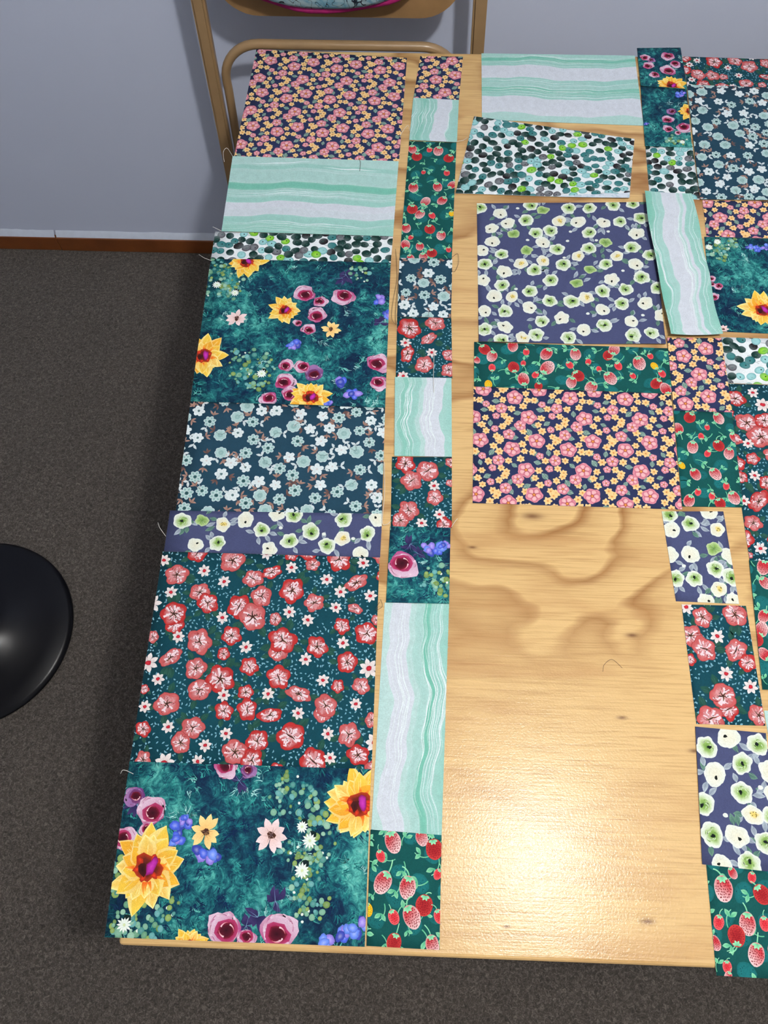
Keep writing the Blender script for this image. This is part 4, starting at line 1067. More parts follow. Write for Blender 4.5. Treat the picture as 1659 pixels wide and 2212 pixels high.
# -- F: ranunculus on slate blue
F_BG = C_(66, 72, 106)
def fabric_F(c, motifs):
    r = c.rng
    WH, CR, G1_, G2_, G3_ = C_(222, 229, 220), C_(224, 222, 200), C_(186, 206, 158), C_(136, 170, 92), C_(88, 128, 56)
    for (k, x, y, q) in motifs:      # leaves first, they tuck under the heads
        if k == 'fd': continue
        for i in range(r.choice((2, 3, 3, 4))):
            a = r.uniform(0, PI2)
            green = r.random() < .35
            c1, c2 = (C_(58, 100, 84), C_(118, 158, 132)) if green else (C_(128, 142, 156), C_(196, 208, 214))
            bx, by = x + math.cos(a) * q * .92, y + math.sin(a) * q * .92
            c.begin(bx + math.cos(a) * q * .4, by + math.sin(a) * q * .4, q * .45)
            aa = a + r.uniform(-.8, .8)
            c.petal(bx, by, aa, q * r.uniform(.85, 1.3), q * .52, c1, c2, .6, 6, r.uniform(-.1, .1), mid=mx(c1, F_BG, .45))
            c.up()
            c.curve(bx, by, aa, q * .7, 0, .04, mx(c2, (1, 1, 1), .3), c1, 3, .01)
            c.end()
    for (k, x, y, q) in motifs:
        if k == 'fd':
            c.begin(x, y, q * .3)
            c.blob(x, y, q * .24, q * .2, 0, [(0, WH), (1, WH)], 11, .08); c.end(); continue
        q *= r.uniform(.92, 1.08)
        c.begin(x, y, q)
        if k == 'fg':
            c.blob(x, y, q, q * .94, r.uniform(0, 3), [(0, G1_), (.72, mx(WH, G1_, .4)), (.9, WH), (1, WH)], 34, .10, 6, .06)
            c.up()
            ox, oy = r.uniform(-.12, .12) * q, r.uniform(-.12, .12) * q
            c.blob(x + ox, y + oy, q * .76, q * .68, r.uniform(0, 3), [(0, G3_), (.5, G2_), (.8, G1_), (1, mx(G1_, WH, .5))], 16, .14)
            c.up()
            for i in range(12):
                b = r.uniform(0, PI2)
                rr = q * r.uniform(.2, .6)
                c.curve(x + ox + math.cos(b) * rr, y + oy + math.sin(b) * rr, b + 1.2, q * .4, 1.4, q * .09, mx(G1_, WH, .6) if i % 3 else G3_, G2_, 4, q * .02, layer=c.layer + i % 3)
            c.layer += 3
            c.blob(x + ox + r.uniform(-.2, .2) * q, y + oy + r.uniform(-.15, .2) * q, q * .21, q * .16, r.uniform(0, 3), [(0, C_(10, 18, 18)), (1, C_(22, 34, 30))], 9, .35)
        elif k == 'fw':
            c.blob(x, y, q, q * .9, r.uniform(0, 3), [(0, CR), (.7, mx(CR, WH, .5)), (1, WH)], 34, .09, 5, .07)
            c.up()
            for i in range(4):
                b = r.uniform(0, PI2)
                c.curve(x + math.cos(b) * q * .45, y + math.sin(b) * q * .45, b + 1.3, q * .5, 1.3, q * .06, mx(CR, C_(206, 208, 180), .6), CR, 4, q * .01)
            c.up()
            b = r.uniform(0, PI2)
            c.blob(x + math.cos(b) * q * .3, y + math.sin(b) * q * .3, q * .18, q * .14, b, [(0, C_(12, 16, 16)), (1, C_(26, 32, 28))], 8, .3)
        elif k == 'fy':
            c.blob(x, y, q * .95, q * .82, r.uniform(0, 3), [(0, CR), (.7, CR), (1, WH)], 20, .07, 5, .06)
            c.up()
            c.blob(x + q * .1, y - q * .05, q * .5, q * .36, r.uniform(0, 3), [(0, C_(214, 190, 96)), (.6, C_(226, 208, 130)), (1, CR)], 12, .2)
            c.up()
            for i in range(7):
                c.blob(x + r.uniform(-.2, .4) * q, y + r.uniform(-.3, .2) * q, q * .06, None, 0, [(0, C_(92, 80, 40)), (1, C_(130, 110, 50))], 6)
        else:
            c.blob(x, y, q * .78, q * .72, 0, [(0, G3_), (.6, G2_), (1, G1_)], 16, .14, 4, .08)
            c.up()
            for i in range(6):
                b = r.uniform(0, PI2)
                c.curve(x, y, b, q * .6, r.uniform(-1, 1), q * .12, C_(84, 124, 52), G1_, 4, q * .03)
        c.end()

# -- G: red blossoms and daisies on teal with pale flecks
G_BG = C_(12, 62, 74)
def g_leaves(c, x, y, q):
    r = c.rng
    red, coral, wp, brown = C_(172, 46, 45), C_(184, 86, 86), C_(230, 208, 214), C_(60, 34, 28)
    for i in range(3):
        a = r.uniform(0, PI2)
        lx, ly = x + math.cos(a) * q * .8, y + math.sin(a) * q * .8
        c.begin(lx + math.cos(a) * q * .4, ly + math.sin(a) * q * .4, q * .4)
        c.petal(lx, ly, a + r.uniform(-.4, .4), q * 1.0, q * .56, C_(24, 60, 52), C_(34, 78, 66), .6, 6)
        for e_ in (-.28, .28):
            c.curve(lx, ly, a + e_, q * .7, -e_ * 1.6, q * .045, C_(14, 44, 42), C_(66, 108, 92), 4, q * .02)
        c.up()
        c.curve(lx, ly, a, q * .6, 0, q * .05, C_(16, 48, 46), C_(60, 112, 96), 3, q * .01)
        c.end()
def g_flower(c, x, y, q, side):
    r = c.rng
    red, coral, wp, brown = C_(172, 46, 45), C_(184, 86, 86), C_(230, 208, 214), C_(60, 34, 28)
    c.begin(x, y, q)
    rot = r.uniform(0, math.pi)
    ry = q * (.58 if side else .9)
    pink = r.random() < .45
    edge = coral if pink else red
    ph = r.uniform(0, PI2)
    c.blob(x, y, q * 1.0, ry * 1.0, rot, [(0, edge), (.6, edge), (.93, edge), (1, C_(128, 34, 38))], 40, .07, 5, .11, ph=ph)
    c.blob(x, y, q * .80, ry * .80, rot, [(0, mx(coral, wp, .5)), (.6, mx(coral, wp, .2)), (1, edge)], 30, .12, 5, .14, ph=ph)
    ca, sa = math.cos(rot), math.sin(rot)
    def loc(a, d): return (x + math.cos(a) * q * d * ca - math.sin(a) * ry * d * sa, y + math.cos(a) * q * d * sa + math.sin(a) * ry * d * ca)
    for i in range(17):
        a = PI2 * i / 17 + r.uniform(-.2, .2)
        d0, d1 = r.uniform(.10, .36), r.uniform(.55, .86)
        p0, p1 = loc(a, d0), loc(a + r.uniform(-.22, .22), d1)
        pm = loc(a + r.uniform(-.25, .25), (d0 + d1) / 2)
        c.stroke([p0, pm, p1], q * r.uniform(.06, .14), q * r.uniform(.09, .22), wp if r.random() < (.55 if pink else .8) else mx(wp, coral, .7))
    for i in range(11):
        a, d = r.uniform(0, PI2), r.uniform(.3, .7)
        c.stroke([loc(a, d), loc(a + .2, d + .12), loc(a + r.uniform(-.3, .5), d + .24)], q * r.uniform(.04, .08), q * .02, C_(120, 28, 34) if i % 3 else edge)
    n = r.choice((2, 3, 5, 5))
    a0 = r.uniform(0, PI2)
    for i in range(n):
        a = a0 + PI2 * i / n + r.uniform(-.25, .25)
        e = r.uniform(.3, .52)
        c.stroke([loc(a, .0), loc(a, e * .55), loc(a + .15, e)], q * .12, q * .05, brown, mx(brown, C_(160, 120, 60), .4 * r.random()))
    for i in range(5):
        a = r.uniform(0, PI2)
        c.blob(*loc(a, r.uniform(.2, .4)), q * .045, None, 0, [(0, brown), (1, brown)], 6)
    c.end()
def fabric_G(c, motifs):
    r = c.rng
    if not motifs: motifs = []
    fill = [(m[1], m[2], m[3] + 1.0) for m in motifs]
    if c.w > 20:                                   # continue the repeat over the hidden part of the piece
        for (x, y) in c.scatter(2.7, 1500, .5, fill):
            motifs = motifs + [('da' if r.random() < .4 else 'fl', x, y, .75 if r.random() < .4 else 1.15)]
    big = [(m[1], m[2], m[3] * .92) for m in motifs]
    c.layer = 1
    for fi, (x, y) in enumerate(c.scatter(.35, int(c.w * c.h * 22), .2, big)):
        if math.sin(x * 1.1 + 2 * math.sin(y * .7)) * math.sin(y * 1.2 + x * .4) < -.45: continue
        a = r.uniform(0, PI2)
        c.layer = 1 + fi % 9
        c.petal(x, y, a, r.uniform(.20, .42), r.uniform(.13, .22), C_(98, 150, 168), C_(128, 174, 188), .6, 3, r.uniform(-.3, .3))
    c.floor_layer = 11
    for (k, x, y, q) in motifs:
        if k != 'da': g_leaves(c, x, y, q)
    for (k, x, y, q) in sorted(motifs, key=lambda m: m[0] == 'da'):
        if k == 'da':
            c.begin(x, y, q)
            a0 = r.uniform(0, PI2)
            for i in range(7):
                a = a0 + PI2 * i / 7
                c.petal(x, y, a, q * r.uniform(.9, 1.08), q * .5, C_(210, 188, 186), C_(230, 227, 224), 1.0, 5)
                if i == 3: c.up()
            c.up()
            c.blob(x, y, q * .30, q * .26, 0, [(0, C_(206, 48, 60)), (.6, C_(178, 36, 50)), (1, C_(140, 28, 40))], 9, .2)
            c.end()
        else:
            g_flower(c, x, y, q, k == 'sd')

# -- H: strawberries on bottle green
H_BG = C_(14, 74, 72)
def h_berry(c, x, y, q, kind):
    r = c.rng
    rot = r.uniform(-.6, .6) + (math.pi if r.random() < .2 else 0)
    up = rot - math.pi / 2
    tx, ty = x + math.cos(up) * q * .85, y + math.sin(up) * q * .85
    MN1, MN2 = C_(96, 186, 140), C_(160, 226, 180)
    c.begin(x, y, q * 1.15)
    c.curve(tx, ty, up + r.uniform(-.4, .4), q * r.uniform(.7, 1.3), r.uniform(-2.0, 2.0), q * .13, MN1, MN2, 8, q * .09)
    c.up()
    rw = .74 if kind != 'sr' else .86
    if kind == 'sy': ca_, cb_ = C_(240, 196, 40), C_(232, 170, 30)
    elif kind == 'sr': ca_, cb_ = C_(152, 34, 38), C_(192, 60, 58)
    elif kind == 'ss': ca_, cb_ = C_(206, 50, 60), C_(232, 104, 108)
    else: ca_, cb_ = C_(190, 48, 58), C_(230, 196, 196)
    g0 = r.uniform(-1, 1)
    def cf(lx, ly):
        d = math.hypot(lx, ly)
        s_ = .5 + .5 * (lx * .75 * g0 + ly)
        if kind in ('sl', 'sm'):
            t = max(0, min(1, (s_ - .25) * 1.35)) if kind == 'sl' else max(0, min(1, (s_ - .45) * 1.2))
            return mx(mx(ca_, cb_, t), cb_, max(0, min(.6, (d - .8) * 3)))
        return mx(ca_, cb_, max(0, min(1, (d - .45) * 1.6)))
    c.blob(x, y, q * rw, q, rot, [(0, ca_), (.35, ca_), (.7, ca_), (.88, cb_), (1, cb_)], 18, .025, cf=cf)
    c.up()
    sd = C_(40, 30, 10) if kind == 'sy' else C_(120, 16, 28)
    n = 5 if q > .75 else 4
    ca, sa = math.cos(rot), math.sin(rot)
    for i in range(-n, n + 1):
        for j in range(-n, n + 1):
            lx, ly = (i + (.5 if j % 2 else 0)) / n * 1.05, j / n
            if lx * lx + ly * ly > .72: continue
            lx = lx * rw * q + r.uniform(-.055, .055) * q; ly = ly * q + r.uniform(-.05, .05) * q
            px, py = x + lx * ca - ly * sa, y + lx * sa + ly * ca
            e = q * .05
            c.poly([(px - e, py), (px, py - e * 1.5), (px + e, py), (px, py + e * 1.5)], [(0, 1, 2), (0, 2, 3)], [sd] * 4, c.layer)
    c.layer += 1
    for d in (-1.25, -.45, .45, 1.25):
        c.petal(tx, ty, up + math.pi + d, q * .48, q * .26, MN1, MN2, .7, 4)
    c.end()
def h_sprig(c, x, y, q):
    r = c.rng
    a = r.uniform(0, PI2)
    MN1, MN2 = C_(84, 172, 130), C_(156, 224, 178)
    c.begin(x, y, q)
    c.curve(x - math.cos(a) * q, y - math.sin(a) * q, a - .6, q * 2.0, 1.3, q * .13, MN1, MN2, 8, q * .07)
    c.up()
    for d in (-.9, .7):
        c.petal(x + math.cos(a) * q * .1, y + math.sin(a) * q * .1, a + d, q * .95, q * .5, MN1, MN2, .7, 6, mid=C_(70, 160, 120))
        c.up()
    c.end()
def fabric_H(c, motifs):
    r = c.rng
    av = [(m[1], m[2], m[3] * .9) for m in motifs]
    for (x, y) in c.scatter(2.1, 1500):
        q = r.uniform(.7, 1.15)
        c.begin(x, y, q)
        k = mx(C_(24, 104, 106), H_BG, r.uniform(0, .5))
        c.blob(x, y, q * .8, q, r.uniform(0, 3), [(0, k), (.7, k), (1, mx(k, H_BG, .4))], 14, .05)
        c.up()
        for i in range(18):
            b, d = r.uniform(0, PI2), math.sqrt(r.random()) * q * .7
            c.blob(x + math.cos(b) * d, y + math.sin(b) * d, .05, None, 0, [(0, C_(12, 62, 64)), (1, C_(12, 62, 64))], 5)
            if i % 4: c.layer -= 1
        c.end()
    for (x, y) in c.scatter(1.75, 2500, .4, av):
        if r.random() < .92: h_sprig(c, x, y, r.uniform(.6, .95))
    for (k, x, y, q) in motifs:
        h_berry(c, x, y, q * 1.02, k)

BG = {'A': A_NAVY, 'B': B_MINT, 'C': C_(226, 232, 234), 'D': C_(16, 70, 84), 'E': E_BG, 'F': F_BG, 'G': G_BG, 'H': H_BG}
EPS = 3e-6
MAXL = 0

def lerp_curve(cv, t):
    f = t * (len(cv) - 1)
    i = min(int(f), len(cv) - 2)
    f -= i
    # smooth through the points
    p0, p1, p2, p3 = cv[max(i - 1, 0)], cv[i], cv[i + 1], cv[min(i + 2, len(cv) - 1)]
    return tuple(.5 * (2 * b + (c_ - a) * f + (2 * a - 5 * b + 4 * c_ - d) * f * f + (3 * b - a - 3 * c_ + d) * f ** 3) for a, b, c_, d in zip(p0, p1, p2, p3))

def build_patch(key, level, parent=None, lift=None, curved=False, draw=None):
    global MAXL
    q = np.array(QUADS[key]) / 100.0
    w = 50 * (np.linalg.norm(q[1] - q[0]) + np.linalg.norm(q[2] - q[3]))
    h = 50 * (np.linalg.norm(q[3] - q[0]) + np.linalg.norm(q[2] - q[1]))
    kind = key[0]
    c = Canvas(w, h, sum(ord(ch) * 37 ** i for i, ch in enumerate(key)))
    draw(c)
    MAXL = max(MAXL, c.top)
    rr = random.Random(key)
    ph = [rr.uniform(0, 6.28) for _ in range(4)]
    zb = TZ + .0002 + level * .0010
    def mapxy(u, v):
        s, t = np.asarray(u) / w, np.asarray(v) / h
        if curved:
            P = np.array([[(1 - a) * l + a * r_ for l, r_ in zip(lerp_curve(CURVE_LEFT, b), lerp_curve(CURVE_RIGHT, b))] for a, b in zip(np.ravel(s), np.ravel(t))]) / 100.0
            x, y = P[:, 0], P[:, 1]
        else:
            x = (1 - s) * (1 - t) * q[0, 0] + s * (1 - t) * q[1, 0] + s * t * q[2, 0] + (1 - s) * t * q[3, 0]
            y = (1 - s) * (1 - t) * q[0, 1] + s * (1 - t) * q[1, 1] + s * t * q[2, 1] + (1 - s) * t * q[3, 1]
        z = np.full(np.shape(s), 0.0)
        if lift is not None: z = z + lift(s, t)
        return x, y, z
    # the cloth itself: a thin slab, fine enough to follow its lift
    nu, nv = (26, 52) if lift is not None else (8, 8)
    U, V = np.meshgrid(np.linspace(0, w, nu + 1), np.linspace(0, h, nv + 1))
    U, V = U.ravel(), V.ravel()
    x, y, z = mapxy(U, V)
    top = np.stack([x, y, zb + .00045 + z], 1)
    bot = np.stack([x, y, zb + z], 1)
    nb = len(U)
    faces = []
    def gi(i, j): return j * (nu + 1) + i
    for j in range(nv):
        for i in range(nu):
            a, b, d, e = gi(i, j), gi(i + 1, j), gi(i + 1, j + 1), gi(i, j + 1)
            faces.append((a, e, d, b)); faces.append((a + nb, b + nb, d + nb, e + nb))
    rim = [gi(i, 0) for i in range(nu)] + [gi(nu, j) for j in range(nv)] + [gi(i, nv) for i in range(nu, 0, -1)] + [gi(0, j) for j in range(nv, 0, -1)]
    for a, b in zip(rim, rim[1:] + rim[:1]):
        faces.append((a, b, b + nb, a + nb))
    nbase = len(faces)
    vs = [top, bot]
    base_col = np.array(BG[kind])
    cols = [np.tile(base_col, (nb, 1)), np.tile(base_col * .45 + .32, (nb, 1))]
    if c.V:
        pv = np.concatenate(c.V); pt = np.concatenate(c.T); pc = np.concatenate(c.C); pl = np.concatenate(c.Zl)
        x, y, z = mapxy(pv[:, 0], pv[:, 1])
        off = .00002 if lift is None else .00012
        P3 = np.stack([x, y, zb + .00045 + z + off + pl * EPS], 1)
        A_, B_, C2 = P3[pt[:, 0]], P3[pt[:, 1]], P3[pt[:, 2]]
        ar = (B_[:, 0] - A_[:, 0]) * (C2[:, 1] - A_[:, 1]) - (B_[:, 1] - A_[:, 1]) * (C2[:, 0] - A_[:, 0])
        fl = ar < 0
        pt[fl] = pt[fl][:, [0, 2, 1]]
        pt = pt[np.abs(ar) > 1e-13]
        vs.append(P3); cols.append(pc)
        pt = pt + 2 * nb
    else:
        pt = np.zeros((0, 3), dtype=int)
    # frayed threads along the two long raw edges
    fv, fc, ft = [], [], []
    nrm = np.array([q[1] - q[0], q[2] - q[3]]).mean(0); nrm /= np.linalg.norm(nrm)
    for edge, sg in ((0.0, -1), (w, 1)):
        if key in ('G1', 'D2') and sg == 1 or key in ('B4', 'H5', 'D3') and sg == -1: continue
        for _ in range(int(h * 2.6)):
            v0 = rr.uniform(.05, h - .05)
            ex, ey, ez = mapxy(np.array([edge]), np.array([v0]))
            a_ = rr.uniform(-1.1, 1.1); ln = rr.choice((.0008, .0012, .0016, .0028)) * rr.uniform(.7, 1.2)
            dx = sg * (nrm[0] * math.cos(a_) - nrm[1] * math.sin(a_)); dy = sg * (nrm[1] * math.cos(a_) + nrm[0] * math.sin(a_))
            hw = .00013
            i0 = len(fv)
            z0 = zb + .0003 + float(ez[0])
            fv += [(ex[0] - dy * hw, ey[0] + dx * hw, z0), (ex[0] + dy * hw, ey[0] - dx * hw, z0), (ex[0] + dx * ln, ey[0] + dy * ln, z0 + rr.uniform(-.0001, .0006))]
            kc = base_col * .5 + .5 * rr.uniform(.25, .6)
            fc += [kc] * 3
            ft.append((i0, i0 + 1, i0 + 2))
    nprev = sum(len(a_) for a_ in vs)
    vs.append(np.array(fv)); cols.append(np.array(fc))
    pt = np.concatenate([pt.reshape(-1, 3), np.array(ft) + nprev])
    allv = np.concatenate(vs)
    ctr = np.array([q[:, 0].mean(), q[:, 1].mean(), zb])
    # the parent's base is the origin of its children
    me = bpy.data.meshes.new('fabric_patch')
    nq = nbase
    lv = np.concatenate([np.array(faces, dtype=np.int32).ravel(), pt.astype(np.int32).ravel()])
    ls = np.concatenate([np.arange(nq) * 4, nq * 4 + np.arange(len(pt)) * 3]).astype(np.int32)
    me.vertices.add(len(allv)); me.vertices.foreach_set('co', (allv - ctr).astype(np.float32).ravel())
    me.loops.add(len(lv)); me.loops.foreach_set('vertex_index', lv)
    me.polygons.add(len(ls)); me.polygons.foreach_set('loop_start', ls)
    me.update(calc_edges=True)
    me.materials.append(MAT['painterly_cotton'] if kind == 'D' else MAT['printed_cotton'])
    me.materials.append(MAT['printed_cotton'])
    mi = np.zeros(len(ls), dtype=np.int32); mi[nq:] = 1
    me.polygons.foreach_set('material_index', mi)
    at = me.color_attributes.new('Col', 'FLOAT_COLOR', 'POINT')
    cc = np.concatenate(cols)
    at.data.foreach_set('color', np.concatenate([cc, np.ones((len(cc), 1))], 1).astype(np.float32).ravel())
    if lift is not None:
        sm = np.zeros(len(ls), dtype=bool); sm[:] = True
        me.polygons.foreach_set('use_smooth', sm)
    o = bpy.data.objects.new('fabric_patch', me)
    COL.objects.link(o)
    if parent:
        o.parent = parent; o.location = Vector(ctr) - parent.location
    else:
        o.location = ctr
    return o

def D_A(off): return lambda c: fabric_A(c, off)
def D_C(c): fabric_C(c)
def D_C_turned(c):
    # the near right edge is turned up and shows the pale reverse
    fabric_C(c)
    r = c.rng
    c.floor_layer = c.top + 1
    w, h = c.w, c.h
    k = C_(206, 216, 226)
    n = 12
    top = [(w * (.58 + .42 * i / n), h - 1.25 * (i / n) ** .8 - .12 * math.sin(i * 1.7)) for i in range(n + 1)]
    vs = top + [(x, h) for x, _ in top]
    c.layer = c.floor_layer
    c.poly(vs, [t for i in range(n) for t in ((i, i + 1, i + n + 2), (i, i + n + 2, i + n + 1))], [k] * len(vs))
    for i in range(12):
        u = r.uniform(.68, 1.0)
        c.blob(w * u, h - r.uniform(.1, .9) * (u - .58) / .42, .38, .3, 0, [(0, C_(176, 196, 212)), (1, mx(k, C_(160, 186, 200), .5))], 10, .1)
def D_E(c): fabric_E(c)
def D_M(key):
    fn = {'D': fabric_D, 'F': fabric_F, 'G': fabric_G, 'H': fabric_H}[key[0]]
    return lambda c: fn(c, list(MOTIFS.get(key, [])))
def D_B(key):
    def f(c):
        r = c.rng
        M_, L_, K_, P_ = B_MINT, B_LIGHT, B_DEEP, B_PALE
        if key == 'B1':
            fabric_B(c, [(0, mx(M_, L_, .5)), (.10, M_), (.16, mx(M_, L_, .6)), (.35, K_), (.44, mx(M_, L_, .4)), (.54, M_), (.61, P_), (.70, mx(P_, L_, .15)), (.79, M_), (.90, mx(M_, K_, .4))],
                     [(.08, .1, .5, .22, B_WHITE), (.13, .55, .9, .28, B_WHITE), (.20, .3, 1.05, .05, B_WHITE)] + b_lines(r, .42, .52, 6) + b_lines(r, .82, 1.0, 9), 'u', .30, 22)
        elif key == 'B5':
            fabric_B(c, [(0, M_), (.06, K_), (.12, M_), (.19, P_), (.38, M_), (.45, mx(M_, L_, .4)), (.52, K_), (.58, M_), (.66, P_), (.90, mx(M_, L_, .5))],
                     b_lines(r, .02, .16, 8) + b_lines(r, .40, .64, 13), 'u', .34, 20)
        elif key == 'B2':
            fabric_B(c, [(0, M_), (.12, mx(M_, K_, .5)), (.30, M_), (.48, P_), (.80, M_)], b_lines(r, .02, .40, 9) + b_lines(r, .8, .9, 2), 'v', .35, 12)
        elif key == 'B3':
            fabric_B(c, [(0, M_), (.08, mx(M_, K_, .5)), (.28, M_), (.42, L_), (.50, P_), (.84, M_)], b_lines(r, .05, .30, 9) + b_lines(r, .52, .72, 5), 'v', .35, 11)
        elif key == 'B4':
            fabric_B(c, [(0, L_), (.14, P_), (.44, L_), (.52, mx(M_, L_, .5)), (.66, K_), (.76, M_), (.92, mx(M_, K_, .3))], b_lines(r, .18, .40, 7) + b_lines(r, .66, .95, 14), 'v', .45, 16)
        elif key == 'B6':
            fabric_B(c, [(0, K_), (.10, M_), (.18, mx(M_, L_, .4)), (.30, P_), (.62, L_), (.70, P_), (.76, M_), (.9, mx(M_, K_, .5))], b_lines(r, .02, .14, 5) + b_lines(r, .50, .66, 6) + b_lines(r, .88, .98, 3), 'v', .38, 14)
        else:
            fabric_B(c, [(0, L_), (.3, P_), (.7, M_)], b_lines(r, .1, .5, 4), 'v', .2, 9)
    return f
OFFA = {'A1': (1.6, 2.3), 'A2': (-2.2, 4.4), 'A3': (0, 0), 'A4': (2.4, -1.2), 'A5': (-3.4, 1.5)}
def drawer(key):
    k = key[0]
    if k == 'A': return D_A(OFFA[key])
    if k == 'B': return D_B(key)
    if k == 'C': return D_C_turned if key == 'C2' else D_C
    if k == 'E': return D_E
    return D_M(key)

def thread(pts, mat, parent=None, r=.00028, z=TZ + .0022, lift=.002):
    """a cut end of sewing thread, points in centimetres on the table"""
    n = 7
    P = []
    for i in range(len(pts) - 1):
        for k in range(n):
            P.append(lerp_curve(pts, (i + k / n) / (len(pts) - 1)))
    P.append(pts[-1])
    bm = bmesh.new()
    m_ = len(P) - 1
    add_tube(bm, [(x / 100, y / 100, z + lift * math.sin(math.pi * i / m_)) for i, (x, y) in enumerate(P)], r, 6)
    return obj('loose_thread', bm, MAT[mat], parent, True, loc=(pts[0][0] / 100, pts[0][1] / 100, z))

# two strips already sewn end to end
s1 = empty('patchwork_strip', (-.15, .6, TZ))
tag(s1, 'wide strip of eight sewn fabric pieces along the left table edge', 'patchwork strip')
for i, (key, lab) in enumerate([
        ('A1', 'navy cotton with pink and apricot blossoms, at the far end of the wide strip'),
        ('B1', 'mint and white marbled cotton with wavy bands, second from the wall in the wide strip'),
        ('C1', 'narrow white cotton with green and grey watercolour leaves, in the wide strip'),
        ('D1', 'teal painterly cotton with sunflowers and roses, middle of the wide strip'),
        ('E1', 'slate cotton with mint and white blossoms, in the wide strip'),
        ('F1', 'narrow slate blue cotton with green ranunculus heads, in the wide strip'),
        ('G1', 'teal cotton with red blossoms and white daisies, in the wide strip'),
        ('D2', 'teal painterly cotton with a big yellow sunflower, near end of the wide strip')]):
    o = build_patch(key, i % 2, s1, draw=drawer(key)); o['label'] = lab
s2 = empty('patchwork_strip', (.03, .6, TZ))
tag(s2, 'narrow strip of ten sewn fabric pieces beside the wide strip', 'patchwork strip')
for i, (key, lab) in enumerate([
        ('A2', 'navy cotton with pink blossoms, at the far end of the narrow strip'),
        ('B2', 'small square of mint marbled cotton, second from the wall in the narrow strip'),
        ('H1', 'long green cotton with strawberries, far half of the narrow strip'),
        ('E2', 'slate cotton with mint and white blossoms, in the narrow strip'),
        ('G2', 'teal cotton with red blossoms below the slate piece, in the narrow strip'),
        ('B3', 'mint marbled cotton between two red blossom pieces, in the narrow strip'),
        ('G3', 'teal cotton with red blossoms above the painterly rose piece, in the narrow strip'),
        ('D3', 'teal painterly cotton with one rose and blue flowers, in the narrow strip'),
        ('B4', 'longest mint marbled cotton, near half of the narrow strip'),
        ('H5', 'green cotton with strawberries, at the near end of the narrow strip')]):
    o = build_patch(key, i % 2, s2, draw=drawer(key)); o['label'] = lab

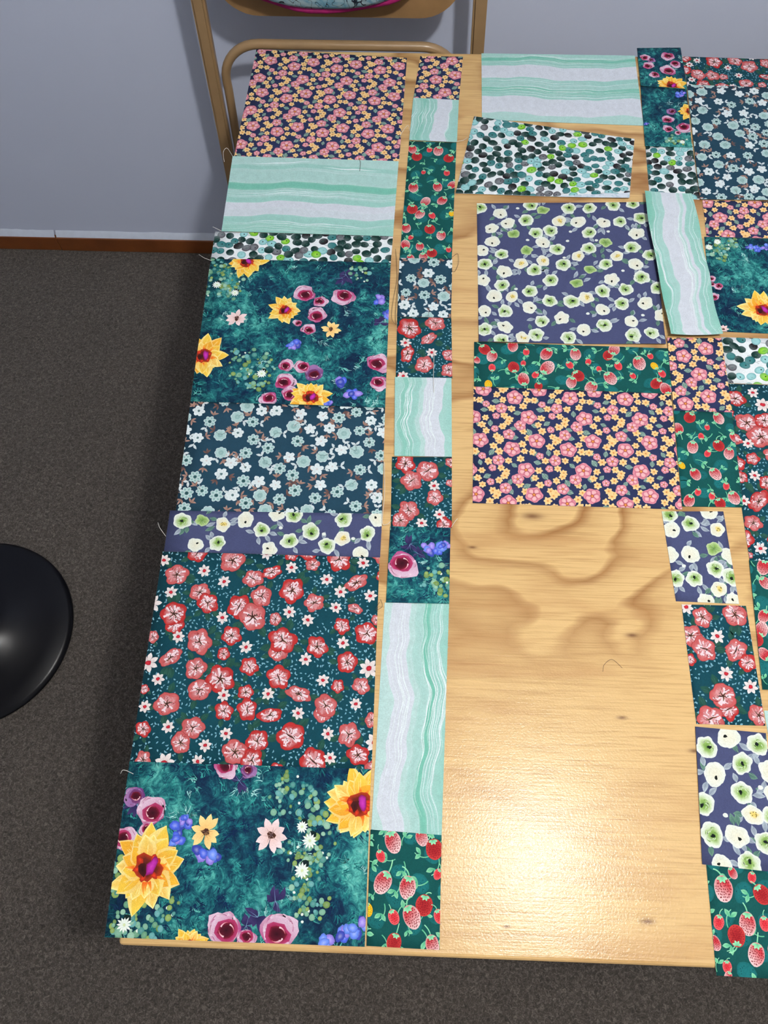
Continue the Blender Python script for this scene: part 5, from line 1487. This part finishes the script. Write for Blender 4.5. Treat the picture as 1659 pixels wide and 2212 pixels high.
# loose pieces laid out by eye
def bow(s, t):
    return .0022 + .0022 * np.sin(3.1 * t + .4) * np.sin(math.pi * s) + .0012 * np.sin(9 * t) + .0030 * (1 - s) ** 3 + .0022 * s ** 4
def corner(s, t):
    return .0035 * np.clip(s * 1.2 - .55, 0, 1) ** 2 * np.clip(t * 1.3 - .5, 0, 1) ** 2 * 3
def near_edge(s, t):
    return .0030 * np.clip(t - .75, 0, 1) ** 2 * 16 * (.55 + .45 * np.sin(7 * s + 1))
for key, lvl, lift, curved, lab in [
        ('B5', 0, None, False, 'wide mint and white marbled cotton at the far table edge'),
        ('C2', 1, corner, False, 'tilted white cotton with green and grey watercolour leaves, wood showing all round'),
        ('F2', 0, near_edge, False, 'large slate blue square with green and cream ranunculus heads'),
        ('B6', 4, bow, True, 'curved rippling strip of mint marbled cotton overlapping the slate blue square'),
        ('H2', 1, None, False, 'wide green strawberry strip directly below the large slate blue square'),
        ('A3', 0, None, False, 'wide navy piece with pink blossoms bordering the bare wood'),
        ('A5', 2, None, False, 'narrow navy piece with pink blossoms below the curved mint strip'),
        ('H3', 1, None, False, 'narrow green strawberry piece right of the wide navy blossom piece'),
        ('F3', 0, None, False, 'slate blue ranunculus piece lying alone below the narrow strawberry piece'),
        ('G6', 0, None, False, 'tilted teal piece with red blossoms between two slate blue ranunculus pieces'),
        ('F4', 1, None, False, 'slate blue ranunculus piece above the strawberry piece at the near edge'),
        ('H6', 0, None, False, 'green strawberry piece hanging over the near table edge at right'),
        ('D4', 2, None, False, 'dark painterly piece with roses jutting over the far table edge'),
        ('D5', 1, None, False, 'dark painterly piece with roses below the one jutting over the edge'),
        ('C3', 0, None, False, 'narrow white piece with green leaves below the dark painterly pieces'),
        ('G4', 1, None, False, 'teal piece with red blossoms at the far right corner'),
        ('E3', 2, None, False, 'large slate square with mint and white blossoms at the far right'),
        ('A4', 0, None, False, 'navy piece with pink blossoms below the large slate square at right'),
        ('D6', 0, None, False, 'teal painterly piece with a sunflower at the right picture edge'),
        ('C4', 0, None, False, 'white piece with large green leaves below the sunflower piece at right'),
        ('G5', 0, None, False, 'large teal piece with red blossoms at the right picture edge'),
        ('H4', 1, None, False, 'green strawberry piece below the large red blossom piece at right'),
        ('B7', 0, None, False, 'mint marbled scrap just showing at the right picture edge')]:
    o = build_patch(key, lvl, None, lift, curved, drawer(key))
    tag(o, lab, 'fabric')
print('print layers', MAXL)

# thread ends along the seams, and a few loose ones
for pts, mat, par in [
        ([(-27.45, 99.87), (-28.46, 101.4), (-28.95, 100.5), (-28.6, 98.6)], 'thread_pale', s1),
        ([(-27.31, 84.36), (-28.11, 84.7), (-28.71, 85.14)], 'thread_pale', s1),
        ([(-28.0, 78.65), (-29.1, 79.0), (-30.07, 79.82)], 'thread_pale', s1),
        ([(-28.1, 35.4), (-28.93, 36.4), (-29.35, 37.2)], 'thread_pale', s1),
        ([(-27.4, 8.01), (-28.43, 8.36), (-28.76, 7.98)], 'thread_pale', s1),
        ([(-7.73, 99.89), (-7.39, 98.8), (-7.46, 97.2)], 'thread_dark', s1),
        ([(-1.99, 46.4), (-1.8, 42.0), (-1.94, 38.06), (-1.36, 37.76), (-.87, 38.34)], 'thread_pale', s1),
        ([(-1.5, 81.66), (-1.13, 76.5), (-1.54, 72.31), (-1.71, 69.06), (-1.03, 67.88), (-1.2, 69.86), (-.88, 77.35)], 'thread_dark', s2),
        ([(6.6, 80.15), (7.5, 80.87), (7.62, 79.14), (7.08, 77.58), (6.55, 77.91)], 'thread_dark', s2),
        ([(6.48, 37.7), (6.88, 38.33), (7.22, 38.83)], 'thread_pale', s2),
        ([(4.24, 63.74), (4.14, 59.59), (4.22, 57.02)], 'thread_pale', s2),
        ([(7.4, 103.97), (8.53, 104.1), (9.27, 104.95)], 'thread_pale', s2),
        ([(-1.5, 104.9), (-.31, 107.2), (.1, 106.27)], 'thread_pale', s2)]:
    thread(pts, mat, par)
o = thread([(23.38, 20.6), (23.61, 21.39), (24.54, 22.0), (25.6, 21.09)], 'thread_dark', None, .0002, TZ + .0003, .0006)
tag(o, 'thin dark curl of thread on the bare wood', 'thread')
o = thread([(-1.91, 27.9), (-2.3, 26.9), (-1.57, 27.34), (-1.8, 28.2)], 'thread_dark', None, .00025, TZ + .0028, .001)
tag(o, 'short dark thread in the gap between the two sewn strips', 'thread')
